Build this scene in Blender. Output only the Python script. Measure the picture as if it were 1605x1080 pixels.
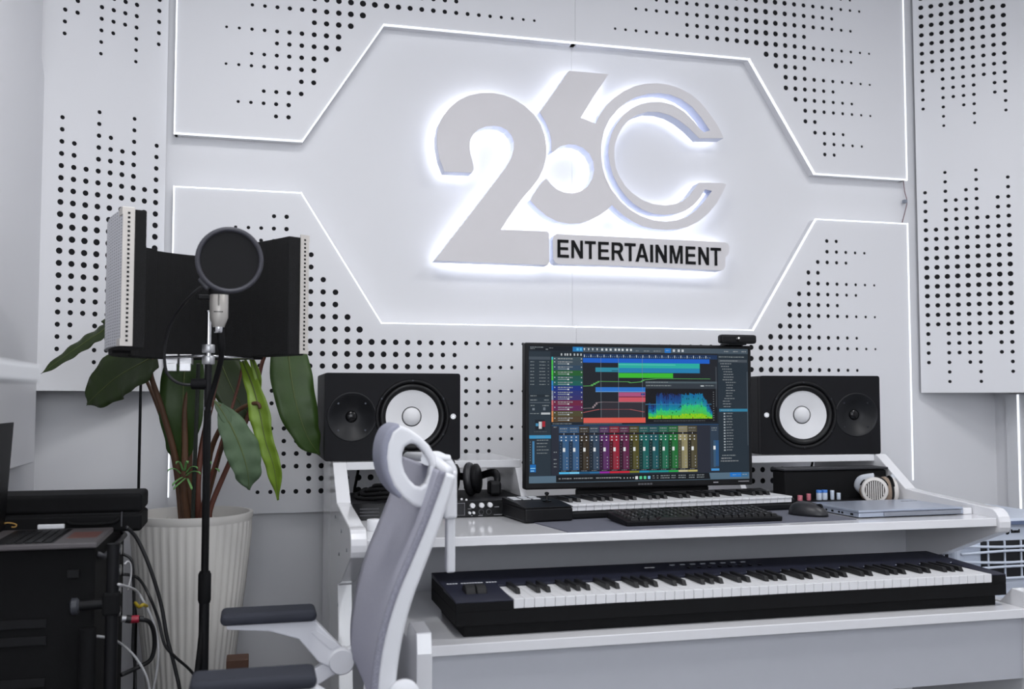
import bpy, bmesh, math, random
from mathutils import Vector, Matrix
from mathutils.geometry import delaunay_2d_cdt
for o in list(bpy.data.objects): bpy.data.objects.remove(o, do_unlink=True)
SC = bpy.context.scene
COL = SC.collection
R = math.radians
random.seed(7)

# ---------------------------------------------------------------- camera
CAM = Vector((-1.0896, -3.3054, 1.07))
YAW, PITCH, FPX = R(14.539), R(3.149), 1560.0
cd = bpy.data.cameras.new('camera'); cam = bpy.data.objects.new('camera', cd); COL.objects.link(cam)
cam.location = CAM; cam.rotation_euler = (R(90) + PITCH, 0, -YAW)
cd.sensor_width = 36; cd.lens = FPX / 1605 * 36; cd.clip_start = .05
cd.dof.use_dof = True; cd.dof.focus_distance = 2.9; cd.dof.aperture_fstop = 4.0
SC.camera = cam
# ---------------------------------------------------------------- world, exposure
W = bpy.data.worlds.new('world'); SC.world = W; W.use_nodes = True
W.node_tree.nodes['Background'].inputs[0].default_value = (.75, .82, 1, 1)
W.node_tree.nodes['Background'].inputs[1].default_value = .35
vs = SC.view_settings
vs.view_transform = 'Standard'; vs.look = 'None'; vs.exposure = 0; vs.gamma = 1; vs.use_curve_mapping = False
# ---------------------------------------------------------------- large lights: daylight window behind the camera, ceiling panels
def area(name, loc, rot, sx, sy, power, color, parent=None):
    l = bpy.data.lights.new(name, 'AREA'); l.shape = 'RECTANGLE'; l.size = sx; l.size_y = sy
    l.energy = power; l.color = color
    o = bpy.data.objects.new(name, l); COL.objects.link(o); o.location = loc; o.rotation_euler = rot
    if parent: o.parent = parent
    return o
WINDOW_POWER, CEILING_POWER = 24, 17.2
area('window_daylight', (-.9, -5.30, 1.75), (R(90), 0, 0), 1.9, 1.1, WINDOW_POWER, (.96, .98, 1))

# ---------------------------------------------------------------- helpers
_f = Vector((math.sin(YAW)*math.cos(PITCH), math.cos(YAW)*math.cos(PITCH), math.sin(PITCH)))
_r = Vector((math.cos(YAW), -math.sin(YAW), 0)); _u = _r.cross(_f)
def at(px, py, y=None, z=None, x=None, d=None):
    """world point seen at a photo pixel, at the given wall distance y, height z, x or depth d"""
    v = _f + _r*((px-802.5)/FPX) - _u*((py-540)/FPX)
    t = d if d is not None else (y-CAM.y)/v.y if y is not None else (z-CAM.z)/v.z if z is not None else (x-CAM.x)/v.x
    return CAM + v*t
def lin(c): return c/12.92 if c <= .04045 else ((c+.055)/1.055)**2.4
def rgb(r, g, b): return (lin(r/255), lin(g/255), lin(b/255), 1)
MATS = {}
def mat(name, color, rough=.5, metal=0, var=.05, scale=30, bump=0, bscale=200, emit=None, estr=0, coat=0, spec=.5):
    if name in MATS: return MATS[name]
    m = bpy.data.materials.new(name); m.use_nodes = True; nt = m.node_tree; b = nt.nodes['Principled BSDF']
    b.inputs['Roughness'].default_value = rough; b.inputs['Metallic'].default_value = metal
    b.inputs['Coat Weight'].default_value = coat; b.inputs['Specular IOR Level'].default_value = spec
    tc = nt.nodes.new('ShaderNodeTexCoord')
    n = nt.nodes.new('ShaderNodeTexNoise'); n.inputs['Scale'].default_value = scale; n.inputs['Detail'].default_value = 3
    nt.links.new(tc.outputs['Object'], n.inputs['Vector'])
    mx = nt.nodes.new('ShaderNodeMix'); mx.data_type = 'RGBA'
    mx.inputs[6].default_value = color
    mx.inputs[7].default_value = tuple(c*(1-var*2.2) for c in color[:3]) + (1,)
    nt.links.new(n.outputs['Fac'], mx.inputs[0]); nt.links.new(mx.outputs[2], b.inputs['Base Color'])
    if bump:
        n2 = nt.nodes.new('ShaderNodeTexNoise'); n2.inputs['Scale'].default_value = bscale
        nt.links.new(tc.outputs['Object'], n2.inputs['Vector'])
        bp = nt.nodes.new('ShaderNodeBump'); bp.inputs['Strength'].default_value = bump; bp.inputs['Distance'].default_value = .002
        nt.links.new(n2.outputs['Fac'], bp.inputs['Height']); nt.links.new(bp.outputs['Normal'], b.inputs['Normal'])
    if emit: b.inputs['Emission Color'].default_value = emit; b.inputs['Emission Strength'].default_value = estr
    MATS[name] = m; return m
class MB:
    """collects shapes; build() links them as one mesh object"""
    def __init__(s): s.v = []; s.f = []; s.c = []
    def add(s, vs, fs, col=None):
        k = len(s.v); s.v += [tuple(v) for v in vs]; s.f += [tuple(i+k for i in f) for f in fs]
        s.c += [col]*len(fs); return s
    def box(s, x0, x1, y0, y1, z0, z1, M=None, col=None):
        vs = [Vector((x, y, z)) for x in (x0, x1) for y in (y0, y1) for z in (z0, z1)]
        if M: vs = [M @ v for v in vs]
        return s.add(vs, [(0,1,3,2),(4,6,7,5),(0,4,5,1),(2,3,7,6),(0,2,6,4),(1,5,7,3)], col)
    def prism(s, poly, plane, a, b):
        n = len(poly)
        ar = sum(poly[i][0]*poly[(i+1)%n][1]-poly[(i+1)%n][0]*poly[i][1] for i in range(n))
        if ar < 0: poly = poly[::-1]
        P = {'xz': lambda p, t: (p[0], t, p[1]), 'yz': lambda p, t: (t, p[0], p[1]), 'xy': lambda p, t: (p[0], p[1], t)}[plane]
        if plane == 'xz': a, b = max(a, b), min(a, b)
        else: a, b = min(a, b), max(a, b)
        vs = [P(p, a) for p in poly] + [P(p, b) for p in poly]
        return s.add(vs, [tuple(range(n))[::-1], tuple(range(n, 2*n))] + [(i, (i+1) % n, n+(i+1) % n, n+i) for i in range(n)])
    def tube(s, pts, r, n=8, closed=False, flat=1.0):
        pts = [Vector(p) for p in pts]; m = len(pts)
        rs = r if isinstance(r, (list, tuple)) else [r]*m
        vs = []; up = None
        for i, p in enumerate(pts):
            if closed: t = pts[(i+1) % m]-pts[i-1]
            else: t = pts[min(i+1, m-1)]-pts[max(i-1, 0)]
            t.normalize()
            if up is None:
                up = Vector((0, 0, 1)) if abs(t.z) < .9 else Vector((0, 1, 0))
            a = up - t*up.dot(t); a.normalize(); up = a; b = t.cross(a)
            for k in range(n):
                w = 2*math.pi*k/n
                vs.append(p + (a*math.cos(w)*flat + b*math.sin(w))*rs[i])
        fs = []
        for i in range(m if closed else m-1):
            j = (i+1) % m
            for k in range(n):
                l = (k+1) % n
                fs.append((i*n+k, i*n+l, j*n+l, j*n+k))
        if not closed: fs += [tuple(range(n))[::-1], tuple(range((m-1)*n, m*n))]
        return s.add(vs, fs)
    def lathe(s, prof, M=None, n=32, cap=True):
        """profile (radius, height) about local z"""
        M = M or Matrix(); vs = []; fs = []
        for r_, h in prof:
            for k in range(n):
                w = 2*math.pi*k/n; vs.append(M @ Vector((r_*math.cos(w), r_*math.sin(w), h)))
        for i in range(len(prof)-1):
            for k in range(n):
                l = (k+1) % n; fs.append((i*n+k, i*n+l, (i+1)*n+l, (i+1)*n+k))
        if cap:
            fs += [tuple(range(n))[::-1], tuple(range((len(prof)-1)*n, len(prof)*n))]
        return s.add(vs, fs)
    def build(s, name, m, parent=None, smooth=False, bevel=0, world=False, segs=2, solid=0, sub=0):
        me = bpy.data.meshes.new(name)
        off = parent.location if (world and parent) else Vector()
        me.from_pydata([Vector(v)-off for v in s.v], [], s.f); me.validate(); 
        me.materials.append(m)
        bm = bmesh.new(); bm.from_mesh(me); bmesh.ops.recalc_face_normals(bm, faces=bm.faces); bm.to_mesh(me); bm.free()
        if any(c is not None for c in s.c) and len(me.polygons) == len(s.c):
            at_ = me.color_attributes.new('Col', 'FLOAT_COLOR', 'CORNER')
            for p_ in me.polygons:
                for li in p_.loop_indices: at_.data[li].color = s.c[p_.index]
        if smooth:
            for p_ in me.polygons: p_.use_smooth = True
            if smooth == 'auto':
                me.set_sharp_from_angle(angle=R(40))
        o = bpy.data.objects.new(name, me); COL.objects.link(o); o.parent = parent
        if solid:
            q = o.modifiers.new('solid', 'SOLIDIFY'); q.thickness = solid; q.offset = 0
        if sub:
            q = o.modifiers.new('sub', 'SUBSURF'); q.levels = sub; q.render_levels = sub
        if bevel:
            q = o.modifiers.new('bevel', 'BEVEL'); q.width = bevel; q.segments = segs; q.limit_method = 'ANGLE'; q.angle_limit = R(40)
        return o
def rotx(a): return Matrix.Rotation(a, 4, 'X')
def T(x, y, z): return Matrix.Translation((x, y, z))
def aim(p, d):
    """matrix at p whose z axis points along d"""
    return T(*p) @ Vector(d).to_track_quat('Z', 'Y').to_matrix().to_4x4()
def smooth_path(pts, k=6, closed=False):
    pts = [Vector(p) for p in pts]; n = len(pts); out = []
    for i in range(n if closed else n-1):
        g = lambda j: pts[j % n] if closed else pts[max(0, min(n-1, j))]
        a, b, c, d = g(i-1), g(i), g(i+1), g(i+2)
        for q in range(k):
            t = q/k
            out.append(.5*((2*b)+(c-a)*t+(2*a-5*b+4*c-d)*t*t+(3*b-a-3*c+d)*t**3))
    if not closed: out.append(pts[-1])
    return out
def plate(name, outer, holes, y0, y1, m, parent=None, world=True, ax=None):
    """flat board in the xz plane with real holes cut through, from y0 (front) to y1 (back)"""
    vs = []; es = []; loops = []
    for poly in [outer]+holes:
        k = len(vs); n = len(poly); vs += [Vector(p) for p in poly]; loops.append((k, n))
        es += [(k+i, k+(i+1) % n) for i in range(n)]
    own = [i for i, (k, n) in enumerate(loops) for _ in range(n)]
    def inside(p, poly):
        c = False; n = len(poly)
        for i in range(n):
            (xa, ya), (xb, yb) = poly[i], poly[i-1]
            if (ya > p[1]) != (yb > p[1]) and p[0] < (xb-xa)*(p[1]-ya)/(yb-ya)+xa: c = not c
        return c
    ov, oe, of, ovo, *_ = delaunay_2d_cdt(vs, es, [], 0, 1e-6)
    keep = []
    for f in of:
        L = {own[ovo[i][0]] for i in f}; g = [sum(ov[i][q] for i in f)/len(f) for q in (0, 1)]
        if len(L) == 1:
            l = L.pop()
            if l == 0 and not inside(g, outer): continue
            if l > 0 and inside(g, holes[l-1]): continue
        keep.append(list(f))
    of = keep
    h = abs(y1-y0)/2; N = len(ov)
    me = bpy.data.meshes.new(name)
    V = [(v.x, v.y, h) for v in ov]+[(v.x, v.y, -h) for v in ov]
    cnt = {}
    for f in of:
        for a, b in zip(f, f[1:]+f[:1]): cnt[(a, b)] = 1
    F = [tuple(f) for f in of]+[tuple(i+N for i in f[::-1]) for f in of]
    F += [(b, a, a+N, b+N) for (a, b) in cnt if (b, a) not in cnt]
    me.from_pydata(V, [], F)
    bm = bmesh.new(); bm.from_mesh(me)
    Mx = Matrix(((1, 0, 0, 0), (0, 0, -1, (y0+y1)/2), (0, 1, 0, 0), (0, 0, 0, 1)))
    if ax: Mx = ax @ Mx
    if world and parent: Mx = Matrix.Translation(-parent.location) @ Mx
    bm.transform(Mx); bmesh.ops.recalc_face_normals(bm, faces=bm.faces); bm.to_mesh(me); bm.free()
    me.name = name; me.materials.clear(); me.materials.append(m)
    o = bpy.data.objects.new(name, me); COL.objects.link(o); o.parent = parent
    return o
def tag(o, label=None, cat=None, group=None, kind=None):
    if label: o['label'] = label
    if cat: o['category'] = cat
    if group: o['group'] = group
    if kind: o['kind'] = kind
    return o
def thing(name, label, cat, loc=(0, 0, 0), rotz=0, group=None):
    o = bpy.data.objects.new(name, None); COL.objects.link(o); o.empty_display_size = .05
    o.location = loc; o.rotation_euler = (0, 0, rotz); return tag(o, label, cat, group)
def inst(src, parent, loc, rot=(0, 0, 0), scale=None):
    c = src.copy(); COL.objects.link(c); c.parent = parent; c.location = loc; c.rotation_euler = rot
    if scale: c.scale = scale
    return c
def ngon(cx, cz, r, n=14): return [(cx+r*math.cos(2*math.pi*k/n), cz+r*math.sin(2*math.pi*k/n)) for k in range(n)]

# ---------------------------------------------------------------- materials
WALL = mat('painted_wall', rgb(226, 226, 229), .55, var=.012, scale=3, bump=.03, bscale=300)
BOARD = mat('white_lacquer_board', rgb(227, 227, 230), .45, var=.012, scale=4)
FELT = mat('black_felt', rgb(18, 18, 22), .95, var=.2, scale=200)
LED = mat('led_strip_light', (1, 1, 1, 1), .4, emit=(.86, .92, 1, 1), estr=1.15)
GLOW = mat('sign_led_light', (1, 1, 1, 1), .4, emit=(.86, .90, 1, 1), estr=4.3)
SIGNF = mat('sign_brushed_face', rgb(217, 214, 216), .45, var=.03, scale=8)
SIGNS = mat('sign_acrylic_side', rgb(214, 220, 240), .35, var=.02)
INK = mat('black_print', rgb(14, 14, 17), .6, spec=.15)
DESKW = mat('white_gloss_desk', rgb(228, 228, 231), .14, var=.01, scale=5, coat=.4)
BLACK = mat('black_plastic', rgb(14, 14, 17), .5, var=.1, scale=60, spec=.25)
BLACKM = mat('black_matte', rgb(14, 14, 16), .75, var=.15, scale=80, bump=.1, spec=.2)
BLACKG = mat('black_gloss', rgb(14, 14, 16), .2, var=.1, spec=.3)
CHROME = mat('chrome', rgb(210, 210, 212), .18, 1)
ALU = mat('aluminium', rgb(196, 196, 198), .38, .85)
WPLAS = mat('white_plastic', rgb(226, 227, 230), .4, var=.02)
KEYW = mat('ivory_white_key', rgb(224, 224, 226), .3, var=.02)
KEYB = mat('black_key', rgb(20, 20, 22), .42, var=.08, spec=.3)

# ================================================================ the setting
def struct(mb, name, m, **k): return tag(mb.build(name, m, **k), kind='structure')
YB = .045                                   # base wall plane; the perforated boards stand proud at y = 0
XL, XR, YR, ZC = -1.74, 1.76, -5.42, 2.80
struct(MB().box(XL-.1, 0, YB, YB+.1, 0, ZC), 'wall_back', WALL)
w2 = struct(MB().box(.0007, XR+.1, YB, YB+.1, 0, ZC), 'wall_back', WALL)
struct(MB().box(XL-.1, XL, YR, YB, 0, ZC), 'wall_left', WALL)
struct(MB().box(XR, XR+.1, YR, YB, 0, ZC), 'wall_right', WALL)
struct(MB().box(XL-.1, XR+.1, YR-.1, YR, 0, .95).box(XL-.1, XR+.1, YR-.1, YR, 2.45, ZC).box(XL-.1, -2.0+.1, YR-.1, YR, .95, 2.45).box(.2, XR+.1, YR-.1, YR, .95, 2.45), 'wall_rear', WALL)
struct(MB().box(XL-.1, XR+.1, YR-.1, YB+.1, ZC, ZC+.1), 'ceiling', WALL)
FLOOR = mat('dark_grey_floor', rgb(84, 84, 88), .4, var=.12, scale=6)
struct(MB().box(XL-.1, XR+.1, YR-.1, YB+.1, -.1, 0), 'floor', FLOOR)
# rear window: frame and bright panes
wn = tag(bpy.data.objects.new('window_1', None), kind='structure'); COL.objects.link(wn); wn.location = (-.85, YR, .95)
PANE = mat('daylit_pane', (.9, .93, 1, 1), .2, emit=(.86, .92, 1, 1), estr=2.5)
MB().box(-1.9, .2, YR-.09, YR-.07, .95, 2.45).build('pane', PANE, wn, world=True)
fr = MB()
for x in (-1.9, -.87, .16): fr.box(x, x+.05, YR-.06, YR+.02, .95, 2.45)
for z in (.95, 2.40): fr.box(-1.9, .21, YR-.06, YR+.02, z, z+.05)
fr.build('window_frame', WPLAS, wn, world=True)
# left raised wall board with a notched upper corner, and the reveal behind it
lb = at(57, 95, x=-1.70); ly = -.158
struct(MB().prism([(-2.6, .887), (ly-.012, .887), (ly, .90), (ly, 2.02), (ly-.050, 2.070), (ly-.050, ZC), (-2.6, ZC)], 'yz', XL, -1.70), 'trim_1', BOARD, bevel=.004)
ya, yb = at(1578, 700, x=XR-.014).y, at(1597, 700, x=XR-.014).y
struct(MB().box(XR-.014, XR, yb-.10, ya, 0, 1.09), 'trim_2', WPLAS)
MB().box(XR-.018, XR-.0142, yb-.006, yb, .55, 1.088).build('led_strip', LED).parent = bpy.data.objects['trim_2']
# ceiling panels
for i, (x, y) in enumerate(((-.95, -3.9), (.85, -3.9), (-.95, -1.75), (.85, -1.75))):
    t = thing('ceiling_light', ('square white ceiling light panel %s the desk, on the %s' % (('far behind', 'left'), ('far behind', 'right'), ('just before', 'left'), ('just before', 'right'))[i]), 'ceiling light', (x, y, ZC), group='ceiling light panels')
    MB().box(-.31, .31, -.31, -.28, -.03, 0).box(-.31, .31, .28, .31, -.03, 0).box(-.31, -.28, -.28, .28, -.03, 0).box(.28, .31, -.28, .28, -.03, 0).build('frame', WPLAS, t)
    MB().box(-.28, .28, -.28, .28, -.02, -.012).build('diffuser', mat('lit_diffuser', (1, 1, 1, 1), .5, emit=(.95, .97, 1, 1), estr=1.5), t)
    area('panel_light', (0, 0, -.035), (0, 0, 0), .55, .55, CEILING_POWER*(.5 if y < -3 else 1), (.985, .99, 1), t)

# ---------------------------------------------------------------- perforated acoustic panels
def ribbon(pts, w=.0036):
    """LED neon strip following the board edge (xz), proud of the front"""
    m = MB()
    for (a, b) in zip(pts[:-1], pts[1:]):
        a = Vector((a[0], 0, a[1])); b = Vector((b[0], 0, b[1])); t = (b-a).normalized(); n = Vector((-t.z, 0, t.x))*w/2
        a = a - t*w/2; b = b + t*w/2
        q = [a-n, b-n, b+n, a+n]
        m.add([v+Vector((0, y, 0)) for y in (-.003, .007) for v in q], [(0,1,2,3),(7,6,5,4),(0,4,5,1),(1,5,6,2),(2,6,7,3),(3,7,4,0)])
    return m
def up_dia(c): return max(.0075, .0185-.00065*(15-c)) if c < 15 else max(.0075, .0185-.00095*(c-15))
UPPER = {-5: (4, 22), -4: (7, 25), -3: (2, 20), -2: (6, 24), -1: (6, 25), 0: (4, 22), 1: (2, 24), 2: (7, 19), 3: (0, 26), 4: (15, 24), 5: (16, 19), 6: (17, 26), 7: (17, 22), 8: (18, 24), 9: (19, 26), 10: (19, 20), 11: (20, 23), 12: (21, 25), 13: (21, 22)}
# lower rows: row -> (inner end column, outer end column); inner columns are negative, toward the seam
LOWER = {-7: (4, 5), -6: (4, 8), -5: (3, 6), -4: (2, 3), -3: (2, 9), -2: (1, 7), -1: (0, 5), 0: (0, 9), 1: (-1, 2), 2: (-2, 7), 3: (-17, 9), 4: (-10, 2), 5: (-15, 7), 6: (-13, 2), 7: (-16, 5), 8: (-15, 5), 9: (-11, 1), 10: (-16, 6), 11: (-15, 6), 12: (-13, 4), 13: (-17, 6), 14: (-13, 2), 15: (-16, 6)}
def holes_upper(sg):
    out = []
    for j, (a, b) in UPPER.items():
        z = 2.4008-(j-3)*.04056
        if z > ZC-.06: continue
        for c in range(a, b+1): out.append(ngon(sg*(.151+.04*c), z, up_dia(c)*.57))
    return out
def holes_lower(sg):
    out = []
    for j, (a, b) in LOWER.items():
        z = 1.5436-.04056*(j+4)
        for c in range(a, b+1): out.append(ngon(sg*(.833+.04*c), z, up_dia(c+17)*.57))
    return out
PANELS = 'perforated white acoustic wall boards'
for sg, side in ((-1, 'left'), (1, 'right')):
    up = [(0, ZC), (0, 2.335), (sg*.68, 2.335), (sg*.946, 1.918), (sg*1.346, 1.918), (sg*1.346, ZC)]
    lo = [(0, .705), (0, 1.323), (sg*.681, 1.323), (sg*.947, 1.746), (sg*1.344, 1.746), (sg*1.344, .705)]
    for poly, holes, nm, led in ((up, holes_upper(sg), 'upper', up[1:]), (lo, holes_lower(sg), 'lower', lo[1:5]+[(sg*1.344, .765)])):
        t = thing('acoustic_panel', '%s %s perforated white board with glowing edge %s the sign' % (nm, side, 'above' if nm == 'upper' else 'below'), 'wall panel', (sg*.7, YB, 2.4 if nm == 'upper' else 1.0), group=PANELS)
        g = .0004*sg
        outer = [(x+(g if abs(x) < .001 else 0), z) for x, z in poly]
        plate('perforated_board', outer, holes, 0, .0015, BOARD, t)
        inner = [(x*.998 if abs(x) > .001 else g, z) for x, z in poly]
        MB().prism(inner, 'xz', .0017, .008).build('felt_backing', FELT, t, world=True)
        e = MB()
        cx = sum(p[0] for p in poly)/6; cz = sum(p[1] for p in poly)/6
        for (a, b) in zip(outer, outer[1:]+outer[:1]):
            a = Vector((a[0], 0, a[1])); b = Vector((b[0], 0, b[1])); tt = (b-a).normalized(); n = Vector((tt.z, 0, -tt.x))*(.008 if (sg < 0) == (nm == 'upper') else -.008)
            q = [a, b, b+n, a+n]
            e.add([v+Vector((0, y, 0)) for y in (.0055, YB) for v in q], [(0,1,2,3),(7,6,5,4),(0,4,5,1),(1,5,6,2),(2,6,7,3),(3,7,4,0)])
        e.build('edge_frame', BOARD, t, world=True)
        ribbon(led).build('led_strip', LED, t, world=True)
# angled side panels: column -> (bottom row of upper group, top and bottom row of lower group), numbered from the wall's middle outward
SIDE = [(11, 20, 38), (7, 24, 34), (13, 18, 40), (10, 21, 37), (11, 20, 38), (13, 18, 40), (8, 23, 35), (10, 21, 37), (12, 19, 39)]
for sg, side, ox, ang, px_, z0, pz, end in ((-1, 'left', -1.3982, R(27.66), .03594, 1.7648+23*.03645, .03645, 10.4), (1, 'right', 1.4266, R(37.38), .03619, 2.6056, .0367, 10.4)):
    A = T(ox, 0, 0) @ Matrix.Rotation(-sg*ang, 4, 'Z')
    hs = []
    for c, (ub, lt, lb_) in enumerate(SIDE):
        for j in list(range(-4, ub+1))+list(range(lt, lb_+1)):
            z = z0-j*pz
            if z > ZC-.05: continue
            d = .0165-.0006*max(0, j-2) if j <= ub else .0175-.00058*abs(j-29)
            hs.append(ngon(sg*c*px_, z, max(d, .0095)*.56))
    x0 = -sg*.030; x1 = sg*px_*end
    t = thing('acoustic_panel', 'tall angled perforated white board at the %s end of the wall' % side, 'wall panel', (ox+sg*.15, 0, 1.095), group=PANELS)
    poly = [(x0, 1.095), (x1, 1.095), (x1, ZC), (x0, ZC)]
    plate('perforated_board', poly, hs, 0, .0015, BOARD, t, ax=A)
    plate('felt_backing', [(p[0]*.99, p[1]+.004) for p in poly], [], .0017, .008, FELT, t, ax=A)
    e = MB()
    for (xa, xb, za, zb) in ((min(x0, x1), max(x0, x1), 1.095, 1.103), (min(x0, x0+sg*.008), max(x0, x0+sg*.008), 1.103, ZC), (min(x1-sg*.008, x1), max(x1-sg*.008, x1), 1.103, ZC)):
        e.box(xa, xb, .0055, .022, za, zb, A)
    e.build('edge_frame', BOARD, t, world=True)
# loose LED wire in the open band at the right
t = thing('led_wire', 'thin reddish wire hanging between the two right wall boards', 'wire', at(1419, 318, y=.02))
MB().tube(smooth_path([at(1416, 283, y=.03), at(1418, 300, y=.03), at(1421, 312, y=.03), at(1421, 322, y=.03), at(1414, 349, y=.03)]), .0016, 6).build('wire', mat('red_brown_wire', rgb(120, 84, 92), .5), t, world=True)
MB().box(-.006, .006, -.004, .012, 0, .012).build('clip', mat('grey_clip', rgb(140, 146, 158), .5), t)

# ---------------------------------------------------------------- the back-lit sign
TWO= [(-0.4763, 1.8368), (-0.4929, 1.8781), (-0.5022, 1.9259), (-0.5024, 1.9622), (-0.4964, 1.9959), (-0.4814, 2.0274), (-0.4602, 2.0563), (-0.4297, 2.0843), (-0.3928, 2.1043), (-0.3526, 2.1154), (-0.3121, 2.1192), (-0.2714, 2.1156), (-0.2336, 2.1031), (-0.1956, 2.0824), (-0.1606, 2.0539), (-0.1383, 2.0212), (-0.1242, 1.9848), (-0.1172, 1.9448), (-0.1192, 1.9073), (-0.1289, 1.8695), (-0.1449, 1.8345), (-0.1703, 1.799), (-0.1988, 1.7667), (-0.2272, 1.7284), (-0.2554, 1.6873), (-0.2803, 1.6483), (-0.1158, 1.6487), (-0.1088, 1.6416), (-0.1083, 1.5418), (-0.1134, 1.5324), (-0.5082, 1.5343), (-0.4554, 1.6058), (-0.4008, 1.6775), (-0.3518, 1.7435), (-0.3023, 1.8102), (-0.2649, 1.8614), (-0.243, 1.8996), (-0.2348, 1.931), (-0.2348, 1.9557), (-0.243, 1.9767), (-0.2587, 1.9942), (-0.2807, 2.0038), (-0.3057, 2.0057), (-0.3337, 2.0013), (-0.3585, 1.9891), (-0.377, 1.9719), (-0.3875, 1.9517), (-0.3905, 1.9301), (-0.3873, 1.9029), (-0.3799, 1.879), (-0.3755, 1.8579), (-0.3755, 1.8475), (-0.3828, 1.8386)]
SIX= [(-0.0339, 2.2202), (0.1124, 2.2194), (0.0902, 2.1866), (0.0602, 2.1413), (0.0304, 2.0934), (0.0078, 2.056), (0.0627, 2.0389), (0.0777, 2.0713), (0.1017, 2.1045), (0.1318, 2.1354), (0.168, 2.1629), (0.2105, 2.1848), (0.2532, 2.1975), (0.2961, 2.2021), (0.3392, 2.201), (0.3825, 2.1916), (0.426, 2.1728), (0.4633, 2.1464), (0.4944, 2.1135), (0.5256, 2.0746), (0.5442, 2.0435), (0.5547, 2.0195), (0.4587, 2.0131), (0.4185, 2.0483), (0.3814, 2.0731), (0.3444, 2.0896), (0.3014, 2.098), (0.2585, 2.096), (0.2219, 2.083), (0.1915, 2.0652), (0.1642, 2.0346), (0.1442, 1.9989), (0.1326, 1.961), (0.1318, 1.921), (0.1375, 1.8872), (0.1511, 1.8538), (0.1719, 1.8236), (0.2018, 1.7967), (0.2379, 1.7758), (0.2803, 1.7636), (0.323, 1.7611), (0.36, 1.7676), (0.3909, 1.7795), (0.4159, 1.7993), (0.438, 1.8266), (0.457, 1.8503), (0.5482, 1.8542), (0.5627, 1.8497), (0.551, 1.8239), (0.5252, 1.7787), (0.4902, 1.7392), (0.4523, 1.7084), (0.4148, 1.6894), (0.3714, 1.6771), (0.3284, 1.673), (0.2796, 1.6749), (0.2372, 1.6827), (0.2011, 1.697), (0.1653, 1.7181), (0.1415, 1.7368), (0.1219, 1.7528), (0.1057, 1.7351), (0.076, 1.7139), (0.0406, 1.6953), (0.0053, 1.6825), (-0.0355, 1.679), (-0.076, 1.6844), (-0.1164, 1.702), (-0.1507, 1.7282), (-0.1764, 1.7546), (-0.1678, 1.7717), (-0.1449, 1.8063), (-0.1219, 1.8315), (-0.1161, 1.8319), (-0.1018, 1.8142), (-0.0787, 1.7959), (-0.0526, 1.7872), (-0.0235, 1.7865), (0.0057, 1.7948), (0.0322, 1.8132), (0.05, 1.8424), (0.0572, 1.8739), (0.0532, 1.9048), (0.0386, 1.9322), (0.0151, 1.9505), (-0.0113, 1.959), (-0.0376, 1.959), (-0.0638, 1.951), (-0.0813, 1.9387), (-0.0929, 1.9284), (-0.0998, 1.9319), (-0.0997, 1.9684), (-0.1072, 2.0015), (-0.1216, 2.0342), (-0.1417, 2.0648)]
SLOT= [(0.4778, 2.036), (0.5012, 2.0446), (0.4689, 2.0881), (0.4317, 2.1264), (0.3884, 2.1523), (0.3451, 2.1653), (0.3019, 2.1672), (0.259, 2.1609), (0.2163, 2.1466), (0.1798, 2.1247), (0.1435, 2.0933), (0.1134, 2.0567), (0.0941, 2.0154), (0.0843, 1.9692), (0.0829, 1.9236), (0.0875, 1.8842), (0.1004, 1.8452), (0.121, 1.8066), (0.1536, 1.7686), (0.1894, 1.7391), (0.2314, 1.7184), (0.2798, 1.7052), (0.3225, 1.7025), (0.3656, 1.7091), (0.409, 1.7249), (0.4465, 1.7516), (0.4781, 1.7851), (0.5068, 1.8233), (0.4786, 1.827), (0.4595, 1.7958), (0.4343, 1.7684), (0.403, 1.7466), (0.3658, 1.7333), (0.3227, 1.7272), (0.28, 1.7292), (0.2376, 1.7415), (0.2016, 1.7625), (0.1717, 1.7894), (0.1479, 1.8195), (0.1272, 1.8581), (0.1155, 1.8972), (0.1098, 1.9367), (0.1129, 1.9711), (0.1221, 2.0059), (0.1402, 2.0415), (0.1644, 2.0747), (0.1978, 2.1031), (0.2343, 2.122), (0.271, 2.1317), (0.314, 2.135), (0.3571, 2.1278), (0.4003, 2.1065), (0.4375, 2.0742), (0.4622, 2.0466)]
PLATE= [(-0.0956, 1.6204), (-0.0921, 1.6342), (-0.0813, 1.6414), (-0.0054, 1.6408), (0.1848, 1.6403), (0.459, 1.6387), (0.5528, 1.6373), (0.5669, 1.6331), (0.5725, 1.6216), (0.5713, 1.6019), (0.5655, 1.5908), (0.5569, 1.584), (0.5555, 1.5492), (0.5492, 1.5382), (0.5412, 1.5349), (0.3197, 1.5378), (0.1395, 1.5393), (-0.0751, 1.5373), (-0.0871, 1.5419), (-0.094, 1.5541)]
LET= [('E', -0.0793, -0.0381, 1.5596, 1.6219), ('N', -0.0287, 0.0129, 1.5589, 1.6214), ('T', 0.0205, 0.0603, 1.5581, 1.6208), ('E', 0.0697, 0.1097, 1.5574, 1.6203), ('R', 0.1196, 0.1645, 1.5567, 1.62), ('T', 0.1677, 0.2093, 1.556, 1.6194), ('A', 0.2089, 0.2576, 1.5554, 1.6192), ('I', 0.2644, 0.2748, 1.5546, 1.6171), ('N', 0.2848, 0.3272, 1.5543, 1.6182), ('M', 0.339, 0.3883, 1.5535, 1.6179), ('E', 0.4001, 0.4388, 1.5526, 1.6168), ('N', 0.4497, 0.4905, 1.5519, 1.6164), ('T', 0.4977, 0.5384, 1.5512, 1.6159)]

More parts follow.
